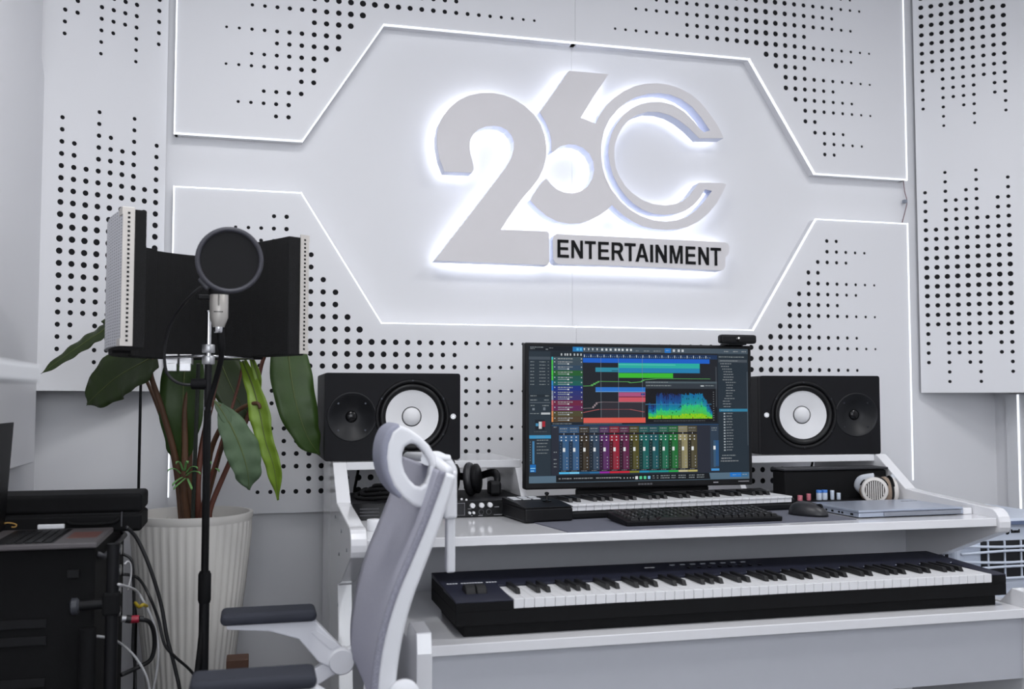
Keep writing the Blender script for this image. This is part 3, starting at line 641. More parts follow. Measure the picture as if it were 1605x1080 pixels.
# ================================================================ 49-key controller in front of the monitor
A5 = R(5.4); mk = thing('midi_keyboard', 'black 49-key controller keyboard below the monitor', 'keyboard', (-.285, -.800, ZT+.0027), A5)
W49 = .690; kw = W49/29
b = MB().box(-.002, W49+.012, -.004, .172, .0, .019).box(0, W49, .135, .172, .019, .0375)
b.box(-.135, -.002, -.03, .148, .0, .0355).box(W49+.001, W49+.012, .0, .172, .019, .0335)
b.build('case', BLACK, mk, bevel=.005, segs=3)
MB().prism([(-.03, .0357), (-.03, .038), (.04, .044), (.148, .049), (.148, .0357)], 'yz', -.135, -.002).build('control_panel', BLACK, mk, bevel=.003)
MB().prism([(.135, .0377), (.135, .0415), (.172, .047), (.172, .0377)], 'yz', 0, W49+.012).build('top_panel', BLACK, mk, bevel=.001)
wk = MB().box(-kw/2+.0004, kw/2-.0004, 0, .135, -.006, 0).box(-kw/2+.0004, kw/2-.0004, 0.003, .02, -.018, -.006).build('white_key', KEYW, mk, bevel=.001)
bk = MB().prism([(.045, 0), (.052, .011), (.135, .011), (.135, 0)], 'yz', -.0055, .0055).build('black_key', KEYB, mk, bevel=.001)
fw = fb = True
for k in range(29):
    loc = (kw*(k+.5), -.004, .0390)
    if fw: wk.location = loc; fw = False
    else: inst(wk, mk, loc)
    if k < 28 and (k % 7) not in (2, 6):
        loc = (kw*(k+1), -.004, .0390)
        if fb: bk.location = loc; fb = False
        else: inst(bk, mk, loc)
pd = MB().box(-.011, .011, -.011, .011, 0, .003).build('pad', mat('grey_pad', rgb(190, 192, 196), .5), mk, bevel=.001)
for k in range(6):
    loc = (-.115+(k % 3)*.028, .092+.03*(k//3), .0462+.0014*(k//3))
    if k == 0: pd.location = loc
    else: inst(pd, mk, loc)
MB().lathe([(.012, 0), (.012, .003), (.004, .004), (.003, .016), (.006, .019), (.006, .023), (.002, .025)], T(-.045, .045, .0442), 20).build('joystick', BLACKG, mk, smooth='auto')

# ================================================================ desk mat, computer keyboard, mouse
MAT = mat('grey_desk_mat', rgb(98, 100, 112), .9, var=.12, scale=300, bump=.2, bscale=900)
o = MB().prism([(-.36, -1.025), (.452, -.975), (.44, -.72), (-.395, -.80)], 'xy', ZT, ZT+.0025).build('desk_mat', MAT); tag(o, 'grey fabric desk mat under the computer keyboard', 'desk mat')
kb = thing('computer_keyboard', 'black computer keyboard on the grey desk mat', 'keyboard', (.022, -.905, ZT+.0027), R(.5))
MB().prism([(-.068, 0), (-.07, .012), (.07, .022), (.07, .004)], 'yz', -.215, .215).build('base', BLACK, kb, bevel=.002)
kc = MB(); h = .0066
kc.add([(-h, -h, 0), (h, -h, 0), (h, h, 0), (-h, h, 0), (-h*.78, -h*.7, .006), (h*.78, -h*.7, .006), (h*.78, h*.8, .006), (-h*.78, h*.8, .006)], [(0,3,2,1),(4,5,6,7),(0,1,5,4),(1,2,6,5),(2,3,7,6),(3,0,4,7)])
kc = kc.build('key', KEYB, kb); fk = True
mk2 = MB()
for r_ in range(6):
    y = -.056+r_*.0215; z = .0125+(y+.07)*.0714; x = -.204
    row = [1]*21 if r_ else [1.3, 1.3, 1.3, 6, 1.3, 1.3, 1.3, 1.3, 1, 1, 1, 1, 1, 1, 1]
    tot = sum(row); u = .408/tot
    for w in row:
        s_ = (w*u-.0022)/.0132
        loc = (x+w*u/2, y, z)
        o = kc if fk else inst(kc, kb, loc); o.location = loc; o.scale = (s_, 1.35, 1); o.rotation_euler = (R(4), 0, 0); fk = False
        if rnd.random() < .8: mk2.box(loc[0]-.0022, loc[0]+.0012, y+.001, y+.004, z+.0064, z+.0068)
        x += w*u
tag(mk2.build('key_legend', mat('key_legend_white', rgb(160, 162, 168), .6), kb), kind='stuff')
ms = thing('computer_mouse', 'black computer mouse beside the closed laptop', 'mouse', (.372, -.872, ZT+.0027), R(-62))
m = MB(); nu, nv = 20, 8; vs = []
for j in range(nv+1):
    a = math.pi/2*j/nv
    for i in range(nu):
        w = 2*math.pi*i/nu; x = .058*math.cos(w)*math.cos(a)**.7 if j < nv else 0; y = .033*math.sin(w)*math.cos(a)**.7 if j < nv else 0
        vs.append((x, y, .036*math.sin(a)*(1-.16*x/.058)))
fs = [(j*nu+i, j*nu+(i+1) % nu, (j+1)*nu+(i+1) % nu, (j+1)*nu+i) for j in range(nv) for i in range(nu)] + [tuple(range(nu))[::-1]]
m.add(vs, fs).build('shell', mat('mouse_shell', rgb(34, 34, 38), .4), ms, smooth=True)
MB().lathe([(.001, -.004), (.009, -.004), (.009, .004), (.001, .004)], T(.034, 0, .0245) @ rotx(R(90)), 16).build('scroll_wheel', BLACKM, ms)

# ================================================================ closed laptop on the right
lp = thing('closed_laptop', 'closed silver laptop at the right end of the desk', 'laptop', (.650, -.838, ZT), R(1.5))
LAP = mat('laptop_silver', rgb(176, 184, 200), .3, .55, var=.02)
MB().box(-.182, .150, -.115, .115, .003, .0145).build('base', LAP, lp, bevel=.002)
MB().box(-.182, .150, -.115, .115, .0155, .0215).build('lid', LAP, lp, bevel=.002)
MB().box(-.105, .140, -.1185, -.1150, .005, .0150).build('hinge_cover', mat('laptop_hinge', rgb(150, 154, 164), .35, .5), lp, bevel=.001)
pt = MB()
for y, w in ((-.09, .012), (-.045, .008), (-.03, .008), (.0, .010), (.03, .007), (.06, .007)): pt.box(-.1828, -.1815, y, y+w, .0065, .0115)
pt.build('port', BLACKG, lp)
vt = MB()
for k in range(4): vt.box(.085+k*.014, .096+k*.014, .060, .064, .0213, .0219)
vt.build('print', BLACKG, lp)
for s_ in (-.15, .12): MB().box(s_-.02, s_+.02, -.1, .1, 0, .003).build('rubber_foot', BLACK, lp)
t = thing('power_brick', 'small white block lying at the laptop corner by the desk side', 'adapter', (.818, -.925, ZT))
MB().box(-.013, .017, -.02, .02, 0, .018).build('body', DESKW, t, bevel=.003)

# ================================================================ right bay: black case, little jars, headphones
bx = thing('equipment_case', 'black equipment case in the right shelf bay behind the white headphones', 'case', (.65, -.42, ZT))
MB().box(-.175, .180, -.15, -.075, .0, .098).build('body', BLACKM, bx, bevel=.006)
MB().box(-.180, .184, -.155, -.07, .099, .106).build('lid', mat('case_lid', rgb(34, 35, 40), .5), bx, bevel=.003)
MB().box(-.15, .12, -.200, -.152, .0, .012).build('tray', BLACK, bx, bevel=.002)
def jar(loc, w, h, c, cap, label, hc=.3):
    t = thing('small_jar', label, 'jar', loc)
    MB().lathe([(w*.9, 0), (w, .002), (w, h*(1-hc)), (w*.8, h*(1-hc)+.001)], None, 20).build('body', c, t, smooth='auto')
    MB().lathe([(w*1.03, h*(1-hc)+.001), (w*1.03, h-.001), (w*.95, h)], None, 20).build('cap', cap, t, smooth='auto')
PINK = mat('pink_plastic', rgb(190, 110, 122), .45); BLUE = mat('blue_cap', rgb(62, 118, 196), .4); PALE = mat('pale_bottle', rgb(196, 206, 220), .35)
jz = ZT+.0125
jar((.573, -.600, jz), .0085, .030, PALE, BLUE, 'small white jar with a blue cap, left of the blue-capped pair')
jar((.592, -.600, jz), .0085, .030, PALE, BLUE, 'small white jar with a blue cap, right of the blue-capped pair')
jar((.536, -.603, jz), .0065, .020, PINK, PINK, 'small pink pot in the row of little jars')
jar((.505, -.606, jz), .0075, .016, PINK, PINK, 'low pink pot at the left end of the jars')
jar((.618, -.600, jz), .0060, .028, PALE, PALE, 'slim white bottle standing right of the blue-capped jars')
jar((.638, -.603, jz), .0060, .020, PALE, PALE, 'short white bottle nearest the white headphones')

CREAM = mat('headphone_shell', rgb(212, 208, 204), .4); TAN = mat('tan_ear_pad', rgb(150, 132, 116), .9, var=.15, scale=120, bump=.4)
hp = thing('white_headphones', 'white over-ear headphones with tan pads leaning by the right desk side', 'headphones', (.775, -.630, ZT+.040))
F1 = aim((-.040, -.014, .002), (-.50, -.86, .06)); F2 = aim((.035, .005, .0), (.94, -.30, .05))
MB().lathe([(.001, -.018), (.036, -.018), (.0395, -.010), (.0395, .004), (.037, .010), (.030, .0135), (.0285, .011)], F1, 36, cap=False).build('ear_cup', CREAM, hp, smooth='auto')
gr = MB().lathe([(.029, .0105), (.001, .0115)], F1, 36)
gr.build('grille_back', mat('grille_backing_dark', rgb(44, 40, 38), .8), hp)  # plain dark disc behind the slats
sl = MB()
for k in range(9):
    x = -.024+k*.006; L = math.sqrt(max(0, .028**2-x*x)); sl.box(x-.0014, x+.0014, -L, L, .0112, .0150, F1)
sl.build('grille_slat', CREAM, hp)
MB().tube([F1 @ Vector((.032*math.cos(w), .032*math.sin(w), -.026)) for w in [2*math.pi*k/28 for k in range(28)]], .011, 10, True).build('ear_pad', TAN, hp, smooth=True)
MB().lathe([(.001, -.010), (.030, -.010), (.037, -.004), (.037, .006), (.030, .011), (.001, .012)], F2, 36).build('ear_cup', CREAM, hp, smooth='auto')
MB().lathe([(.038, -.013), (.038, -.006)], F2, 36).build('cup_rim', BLACK, hp, smooth='auto')
MB().tube([F2 @ Vector((.029*math.cos(w), .029*math.sin(w), -.022)) for w in [2*math.pi*k/28 for k in range(28)]], .013, 10, True).build('ear_pad', TAN, hp, smooth=True)
bp = [F1 @ Vector((0, .0, -.004))+Vector((0, 0, .040)), Vector((-.064, .020, .032)), Vector((-.062, .038, .004)), Vector((-.015, .050, -.022)), Vector((.030, .046, -.010)), Vector((.050, .032, .026)), F2 @ Vector((0, 0, .002))+Vector((0, 0, .037))]
MB().tube(smooth_path(bp, 6), .0075, 10, flat=1.6).build('headband', mat('headband_white', rgb(196, 200, 208), .5), hp, smooth=True)
for Fm, s_ in ((F1, 1), (F2, 1)):
    MB().tube([Fm @ Vector((.041*math.cos(w), .041*math.sin(w), -.006)) for w in [R(20+14*k) for k in range(11)]], .003, 8).build('yoke', BLACK, hp, smooth=True)

# ================================================================ left bay: rack units, cables, black headphones, puck
rk = thing('rack_interface', 'black rack audio interface with white knobs in the left shelf bay', 'audio interface', (-.595, -.505, ZT))
MB().box(-.24, .24, -.16, .16, .0, .044).build('chassis', BLACK, rk, bevel=.0015)
MB().box(-.2415, .241, -.166, -.161, .0, .0445).build('front_panel', BLACKG, rk, bevel=.001)
MB().box(-.012, .058, -.1675, -.1662, .006, .040).box(-.010, .056, -.1680, -.1674, .008, .038).build('display_window', mat('window_frame_grey', rgb(96, 96, 100), .3), rk)
MB().box(-.010, .056, -.1686, -.1681, .008, .038).build('meter_display', mat('meter_dark', rgb(20, 20, 24), .15), rk)
rl = MB().box(.0, .020, -.1690, -.1687, .0085, .0105).build('red_line', mat('red_print', rgb(150, 40, 56), .5, emit=(.5, .04, .08, 1), estr=.4), rk)
kn = MB().lathe([(.0068, 0), (.0066, .010), (.0058, .0115), (.001, .012)], aim((0, 0, 0), (0, -1, 0)), 20).build('knob', mat('knob_white', rgb(222, 222, 224), .35), rk, smooth='auto')
kl = [(.078, .032, 1), (.103, .0325, 1), (.126, .033, 1), (.070, .013, .55), (.081, .013, .55), (-.134, .032, .55), (-.134, .013, .55)]
for i, (x, z, s_) in enumerate(kl):
    o = kn if i == 0 else inst(kn, rk, (x, -.1662, z)); o.location = (x, -.1662, z); o.scale = (s_, 1, s_)
sk = MB()
for x in (.103, .124): sk.lathe([(.0075, 0), (.0075, .0008), (.006, .001), (.006, 0)], aim((x, -.1662, .014), (0, -1, 0)), 20, cap=False)
for k in range(3): sk.box(-.222, -.172, -.1685, -.1662, .012+k*.0085, .015+k*.0085)
tag(sk.build('socket', mat('socket_grey', rgb(62, 62, 66), .4), rk), kind='stuff')
prt = MB()
for x, z, n in ((.066, .0225, 4), (.095, .004, 5), (.138, .005, 9), (.140, .026, 5), (.075, .0045, 2)):
    for k in range(n): prt.box(x+k*.0026, x+k*.0026+.0018, -.1667, -.1661, z, z+.0016)
prt.build('panel_print', mat('light_print', rgb(170, 170, 174), .5), rk)
for k in range(2):
    MB().lathe([(.003, 0), (.003, .003), (.0015, .0035)], aim((.052+k*.013, -.150, .0475-.002*k), (0, -1, .2)), 14).build('screw', mat('knob_white', rgb(222, 222, 224), .35), rk)
cu = thing('cable_coil', 'coiled black cable lying on the rack interface', 'cable', (-.70, -.54, ZT+.046))
c = MB()
for k in range(4):
    pts = [Vector((.115*math.cos(w)*(1-.04*k)+.012*k, .085*math.sin(w)*(1-.03*k), .006+.009*k+.004*math.sin(3*w+k))) for w in [2*math.pi*i/36 for i in range(36)]]
    c.tube(pts, .0055, 8, True)
c.build('coil', BLACKM, cu, smooth=True)
zc = ZT+.05
o = MB().tube(smooth_path([at(559, 784, y=-.52), at(562, 775, y=-.50), at(572, 766, y=-.48), at(582, 768, y=-.46), at(600, 762, y=-.44), at(625, 752, y=-.42)]), .004, 8).build('signal_cable', BLACKM, smooth=True); tag(o, 'black cable with a plug arching behind the chair headrest', 'cable')
o = MB().tube([at(563, 722, y=-.12), at(561, 740, y=-.12), at(556, 765, y=-.12), at(554, 790, y=-.12)], .0045, 8).build('speaker_cable', BLACKM, smooth=True); tag(o, 'black cable dropping behind the left shelf', 'cable', 'cables hanging from the speakers')
o = MB().tube([at(1275, 712, y=-.12), at(1274, 722, y=-.12), at(1269, 745, y=-.12), at(1262, 775, y=-.12)], .004, 8).build('speaker_cable', BLACKM, smooth=True); tag(o, 'black cable dropping behind the right shelf', 'cable', 'cables hanging from the speakers')
bh = thing('black_headphones', 'black over-ear headphones resting on the rack interface', 'headphones', (-.485, -.53, ZT+.0455))
PADB = mat('black_leather_pad', rgb(30, 30, 34), .45, var=.1)
for (x, tilt) in ((-.052, -8), (.012, 18)):
    Fm = aim((x, 0, .047), (math.cos(R(tilt)), -.45, math.sin(R(tilt))*.3))
    MB().lathe([(.001, -.012), (.036, -.012), (.042, -.004), (.042, .004), (.036, .008), (.001, .009)], Fm, 32).build('ear_cup', BLACK, bh, smooth='auto')
    MB().tube([Fm @ Vector((.034*math.cos(w), .036*math.sin(w), -.020)) for w in [2*math.pi*k/28 for k in range(28)]], .012, 10, True).build('ear_pad', PADB, bh, smooth=True)
MB().tube(smooth_path([(-.058, 0, .09), (-.06, .05, .085), (-.03, .10, .05), (.03, .095, .045), (.068, .04, .06), (.072, 0, .045), (.060, -.01, .012)], 6), .008, 10, flat=1.5).build('headband', BLACK, bh, smooth=True)
MB().box(.045, .078, -.03, .02, .0, .040).build('slider_block', BLACK, bh, bevel=.008)
pk = thing('white_pot', 'small white round pot on the left end of the worktop', 'pot', (-.803, -.872, ZT))
MB().lathe([(.0155, 0), (.0168, .002), (.0168, .017)], None, 28).build('body', WPLAS, pk, smooth='auto')
MB().lathe([(.0172, .0172), (.0172, .026), (.0165, .027)], None, 28).build('lid', WPLAS, pk, smooth='auto')

# ================================================================ office chair (faces left, seen from its side)
CW = mat('chair_white_nylon', rgb(222, 223, 227), .42, var=.02)
MESH = mat('chair_grey_mesh', rgb(186, 186, 200), .85, var=.10, scale=260, bump=.5, bscale=900)
PADG = mat('armrest_grey', rgb(56, 58, 66), .75, var=.06, spec=.15)
CUSH = mat('headrest_fabric', rgb(150, 152, 168), .85, var=.08, scale=300, bump=.3, bscale=900)
YN, YFAR = -1.555, -1.095; YC = (YN+YFAR)/2
ch = thing('office_chair', 'white office chair with grey mesh back and headrest', 'chair', (-1.05, YC, 0))
def cb(mb, name, m=CW, **k): return mb.build(name, m, ch, world=True, **k)
rail_px = [(704, 742), (690, 785), (672, 835), (652, 885), (634, 930), (619, 980), (609, 1030), (604, 1080), (606, 1130)]
railc = [at(x, y, y=YN) for x, y in rail_px]
RX = [(p.x, p.z) for p in railc]
def rail(y): return smooth_path([(x, y, z) for x, z in RX], 5)
def rail_solid(y, s_):
    """tapered rail of rectangular section, wider toward the seat"""
    P = rail(y); n = len(P); m = MB(); vs = []
    for i, p in enumerate(P):
        t = (P[min(i+1, n-1)]-P[max(i-1, 0)]).normalized(); q = Vector((-t.z, 0, t.x))
        f = i/(n-1); w = .011+.0055*min(1, f*1.4); d = .016
        for a, b_ in ((-1, -1), (1, -1), (1, 1), (-1, 1)): vs.append(p+q*(w*a)+Vector((0, d*b_, 0)))
    fs = [(i*4+k, i*4+(k+1) % 4, (i+1)*4+(k+1) % 4, (i+1)*4+k) for i in range(n-1) for k in range(4)]+[(0, 1, 2, 3), tuple((n-1)*4+k for k in (3, 2, 1, 0))]
    return m.add(vs, fs)
cb(rail_solid(YN, 1), 'back_rail', bevel=.006, smooth='auto', segs=3); cb(rail_solid(YFAR, -1), 'back_rail', bevel=.006, smooth='auto', segs=3)
top = Vector((RX[0][0]-.004, 0, RX[0][1]+.004))
cb(MB().tube([(top.x, YN-.01, top.z), (top.x+.012, YC, top.z+.012), (top.x, YFAR+.01, top.z)], .010, 12), 'top_bar', smooth=True)
bot = RX[-1]
cb(MB().tube([(bot[0], YN, bot[1]+.03), (bot[0]+.02, YC, bot[1]+.0), (bot[0], YFAR, bot[1]+.03)], .018, 12), 'lower_bar', smooth=True)
# mesh sling, slightly hollow across
P = rail(0); nj = 13; ms_ = MB(); vs = []
for i, p in enumerate(P):
    t = (P[min(i+1, len(P)-1)]-P[max(i-1, 0)]).normalized(); q = Vector((-t.z, 0, t.x)); f = i/(len(P)-1)
    sgn = 1 if q.x > 0 else -1
    for j in range(nj):
        v = j/(nj-1)*2-1
        off = -.016+.020*(1-v*v)*(.2+.3*math.sin(math.pi*f))
        vs.append(Vector((p.x, YC+v*(YFAR-YC), p.z))+q*sgn*off)
fs = [(i*nj+j, i*nj+j+1, (i+1)*nj+j+1, (i+1)*nj+j) for i in range(len(P)-1) for j in range(nj-1)]
cb(ms_.add(vs, fs), 'mesh_back', MESH, smooth=True, solid=.003)
pip = []
_P = rail(YN-.013)
for i, p in enumerate(_P):
    t = (_P[min(i+1, len(_P)-1)]-_P[max(i-1, 0)]).normalized(); q = Vector((-t.z, 0, t.x)); q = q if q.x < 0 else -q
    pip.append(p+q*(.011+.0055*min(1, i/(len(_P)-1)*1.4)+.004))
pm = mat('mesh_piping', rgb(176, 176, 192), .8, var=.35, scale=420, bump=.8, bscale=600)
cb(MB().tube([p for p in pip], .0065, 8), 'piping', pm, smooth=True)
# headrest: two D-shaped loops joined by a padded front
H0 = lambda x, y: at(560+x/4.155, 640+y/4.155, y=-1.455)
ro = [(270, 108), (218, 150), (188, 230), (179, 320), (190, 410), (225, 500), (280, 570), (350, 625), (405, 648), (440, 622), (470, 540), (492, 450), (505, 375), (500, 310), (460, 240), (400, 180), (330, 132)]
ri = [(342, 222), (302, 248), (286, 290), (285, 350), (300, 410), (330, 460), (370, 500), (403, 508), (432, 488), (455, 430), (464, 372), (456, 335), (420, 280), (382, 238)]
RO = [(p.x, p.z) for p in (H0(*q) for q in ro)]; RI = [(p.x, p.z) for p in (H0(*q) for q in ri)]
hr = None
for yy in (-1.475,):
    o = plate('headrest_loop', RO, [RI], yy, yy+.030, CW, ch)
    q = o.modifiers.new('bevel', 'BEVEL'); q.width = .007; q.segments = 3; q.limit_method = 'ANGLE'; q.angle_limit = R(50)
fr_px = [(262, 112), (212, 152), (182, 230), (173, 320), (184, 410), (220, 500), (272, 572)]
fp = [H0(*q) for q in fr_px]; fp = smooth_path(fp, 4)
hv = []; npd = 9
for i, p in enumerate(fp):
    t = (fp[min(i+1, len(fp)-1)]-fp[max(i-1, 0)]).normalized(); q = Vector((t.z, 0, -t.x)); q = q if q.x < 0 else -q
    f = i/(len(fp)-1)
    for j in range(npd):
        v = j/(npd-1)*2-1
        hv.append(Vector((p.x, -1.395+v*.078, p.z))+q*(-.003+.006*(1-v**4)*math.sin(math.pi*min(1, max(0, f)))**.5))
cb(MB().add(hv, [(i*npd+j, i*npd+j+1, (i+1)*npd+j+1, (i+1)*npd+j) for i in range(len(fp)-1) for j in range(npd-1)]), 'headrest_pad', CUSH, smooth=True, solid=.012)
H1 = lambda x, y, yy=YC: at(560+x/4.155, 640+y/4.155, y=yy)
cb(MB().tube([H1(455, 330, -1.46), H1(455, 330, -1.31)], .012, 14), 'headrest_pivot', smooth='auto')
cb(MB().tube(smooth_path([H1(478, 318), H1(525, 318), H1(580, 350), H1(612, 400), H1(615, 430)], 5), .0115, 12), 'headrest_arm', smooth=True)
q0, q1 = H1(555, 405), H1(643, 715)
cb(MB().box(q0.x, q1.x-.001, YC-.020, YC+.020, q1.z, q0.z), 'post_sleeve', bevel=.006, segs=3)
q0, q1 = H1(576, 700), H1(632, 1065)
cb(MB().box(q0.x, q1.x, YC-.012, YC+.012, q1.z, q0.z), 'headrest_post', bevel=.004, segs=3)
cb(MB().tube([(top.x+.005, YC-.01, top.z+.012), (q0.x+.006, YC, top.z+.006)], .010, 12), 'post_bracket', smooth='auto')
# armrests
ha = at(537, 1041, y=-1.135); pr = at(495, 960, y=YFAR); pl_ = at(346, 966, y=YFAR)
dx = pl_.x, pr.x
for nm, yc, s_ in (('far', YFAR, 1), ('near', YN, -1)):
    yin = yc-s_*.0
    if nm == 'near': pl_ = at(298, 1062, y=YN); pr = at(495, 1062, y=YN)
    ptop = at(420, 949 if nm == 'far' else 1044, y=yc+.034).z; pz = ptop-.025
    cb(MB().box(pl_.x, pr.x, yc-.042, yc+.042, pz, ptop), 'arm_pad', PADG, bevel=.011, segs=4)
    u = ha.z
    arm = [(pl_.x+.012, pz-.0005), (pr.x-.004, pz-.0005), (ha.x+.014, u+.014), (ha.x-.010, u-.02), (ha.x-.048, u+.0), (pr.x-.036, pz-.040), (pl_.x+.10, pz-.020), (pl_.x+.012, pz-.012)]
    cb(MB().prism(arm, 'xz', yc-.016, yc+.016), 'arm_bracket', bevel=.004, segs=3)
    rec = [(pr.x-.012, pz-.026), (pr.x+.000, pz-.022), (ha.x-.004, u+.034), (ha.x-.022, u+.026)]
    cb(MB().prism(rec, 'xz', yc-.0175, yc-.0155), 'arm_rib', bevel=.0008)
    cb(MB().lathe([(.001, -.026), (.025, -.026), (.0275, -.023), (.0275, .010), (.025, .012), (.001, .012)], aim((ha.x, yc, u), (0, 1, 0)), 36), 'pivot_hub', smooth='auto')
    cb(MB().prism([(ha.x+.0, u-.018), (ha.x+.062, u+.022), (ha.x+.062, u+.050), (ha.x+.0, u+.018)], 'xz', yc-.010, yc+.010), 'rear_link', bevel=.003)
    cb(MB().prism([(ha.x, u+.018), (ha.x-.13, u-.055), (ha.x-.13, u-.095), (ha.x, u-.022)], 'xz', yc-.010, yc+.010), 'front_link', bevel=.003)
kx = at(630, 1078, y=YN)
cb(MB().lathe([(.001, 0), (.024, 0), (.027, .004), (.027, .012), (.020, .018), (.001, .020)], aim((kx.x, YN-.016, kx.z-.006), (0, -1, 0)), 30), 'tilt_knob', smooth='auto')
# seat and base
sx = ha.x
cb(MB().box(sx-.40, sx+.02, YN+.02, YFAR-.025, .405, .455), 'seat_cushion', MESH, bevel=.02, segs=4)
cb(MB().box(sx-.36, sx+.05, YC-.10, YC+.10, .355, .404), 'seat_mechanism', bevel=.01)
cb(MB().tube([(bot[0]+.01, YC, bot[1]+.0), (sx+.03, YC, .385)], .024, 12), 'back_stem', smooth=True)
cb(MB().lathe([(.026, .10), (.026, .354)], T(sx-.17, YC, 0), 20), 'gas_column', CHROME, smooth='auto')
for k in range(5):
    a = R(72*k); d = Vector((math.cos(a), math.sin(a), 0)); c0 = Vector((sx-.17, YC, .105))
    cb(MB().tube([c0, c0+d*.27+Vector((0, 0, -.035))], [.026, .017], 10), 'base_leg', smooth='auto')
    e = c0+d*.27; cb(MB().lathe([(.001, -.022), (.029, -.022), (.029, .022), (.001, .022)], aim((e.x, e.y, .0295), (-d.y, d.x, 0)), 20), 'caster', BLACK, smooth='auto')

# ================================================================ microphone stand, screen, pop filter, microphone
PX_, PY_ = -1.192, -.90
pole = lambda z: Vector((PX_, PY_, z))
zz = lambda py: at(320, py, y=PY_).z
md = thing('microphone_stand', 'black microphone stand with chrome top, in front of the potted plant', 'microphone stand', (PX_, PY_, 0))
MB().tube([(0, 0, .05), (0, 0, zz(900))], .0115, 16).build('lower_tube', BLACK, md, smooth='auto')
MB().lathe([(.0125, zz(945)), (.0145, zz(940)), (.0145, zz(900)), (.011, zz(895))], None, 20).build('height_clutch', BLACKM, md, smooth='auto')
MB().tube([(0, 0, zz(895)), (0, 0, zz(570))], .0085, 16).build('upper_tube', BLACK, md, smooth='auto')
MB().lathe([(.0095, zz(643)), (.0095, zz(638))], None, 16).build('cable_tie', mat('grey_tie', rgb(120, 122, 130), .4), md)
MB().tube([(0, 0, zz(572)), (0, 0, zz(488))], .0062, 16).build('chrome_rod', CHROME, md, smooth='auto')
for a, b_ in ((571, 558), (553, 540)):
    MB().lathe([(.0135, zz(a)), (.0145, zz(a)+.002), (.0145, zz(b_)-.002), (.0135, zz(b_))], None, 24).build('knurled_collar', ALU, md, smooth='auto')
MB().lathe([(.009, zz(489)), (.009, zz(486.5))], None, 20).build('rod_cap', CHROME, md)
MB().tube([(0, 0, .05), (0, 0, .02)], .02, 16).build('hub', BLACK, md)
for k in range(3):
    a = R(80+120*k); MB().tube([(0, 0, .10), (.20*math.cos(a), .20*math.sin(a), .010)], .009, 10).build('leg', BLACK, md, smooth='auto')
zb_ = zz(602)
MB().tube([(0, 0, zb_), (-.035, .01, zb_)], .013, 14).build('boom_clamp', BLACK, md, smooth='auto')
# curved vocal reflection screen
ZS0, ZS1 = 1.186, 1.482
SL_, SM_, SR_ = Vector((-1.371, -.985)), Vector((-1.190, -.600)), Vector((-.978, -.755))
FOAM = mat('black_foam', rgb(12, 12, 14), .95, var=.25, scale=120, bump=.6, bscale=400)
rs = thing('reflection_screen', 'curved black foam vocal screen with perforated metal back on the microphone stand', 'acoustic screen', (PX_, -.86, ZS0))
path = [Vector((q.x, q.y)) for q in (at(206, 440, d=2.15), at(183, 440, d=2.29), at(190, 440, d=2.46), at(262, 440, d=2.60), at(330, 440, d=2.66), at(410, 440, d=2.62))]+[SR_]
cv = smooth_path([(p.x, p.y, 0) for p in path], 5)
def sheet(cv, o0, o1, z0, z1, zf=None):
    n = len(cv); vs = []
    for i, p in enumerate(cv):
        t = (cv[min(i+1, n-1)]-cv[max(i-1, 0)]).normalized(); q = Vector((-t.y, t.x, 0))
        dz = zf(i/(n-1)) if zf else 0
        for o_ in (o0, o1):
            for z in (z0-dz, z1): vs.append(p+q*o_+Vector((0, 0, z)))
    fs = []
    for i in range(n-1):
        a, b_ = i*4, (i+1)*4
        fs += [(a, b_, b_+1, a+1), (a+2, a+3, b_+3, b_+2), (a+1, b_+1, b_+3, a+3), (a, a+2, b_+2, b_)]
    fs += [(0, 1, 3, 2), tuple((n-1)*4+k for k in (0, 2, 3, 1))]
    return MB().add(vs, fs)
PERF = bpy.data.materials.new('perforated_aluminium'); PERF.use_nodes = True
nt = PERF.node_tree; pb = nt.nodes['Principled BSDF']; tc = nt.nodes.new('ShaderNodeTexCoord'); vo = nt.nodes.new('ShaderNodeTexVoronoi'); vo.inputs['Scale'].default_value = 150; vo.inputs['Randomness'].default_value = 0
cr = nt.nodes.new('ShaderNodeValToRGB'); cr.color_ramp.elements[0].position = .30; cr.color_ramp.elements[0].color = rgb(70, 72, 78); cr.color_ramp.elements[1].position = .36; cr.color_ramp.elements[1].color = rgb(205, 205, 210)
nt.links.new(tc.outputs['Object'], vo.inputs['Vector']); nt.links.new(vo.outputs['Distance'], cr.inputs[0]); nt.links.new(cr.outputs[0], pb.inputs['Base Color']); pb.inputs['Metallic'].default_value = .35; pb.inputs['Roughness'].default_value = .4
def rsb(mb, name, m, **k): return mb.build(name, m, rs, world=True, **k)
rsb(sheet(cv[:8], .012, .020, ZS0, ZS1), 'perforated_back', PERF, smooth='auto'); rsb(sheet(cv[7:], .012, .020, ZS0, ZS1-.045), 'perforated_back', PERF, smooth='auto')
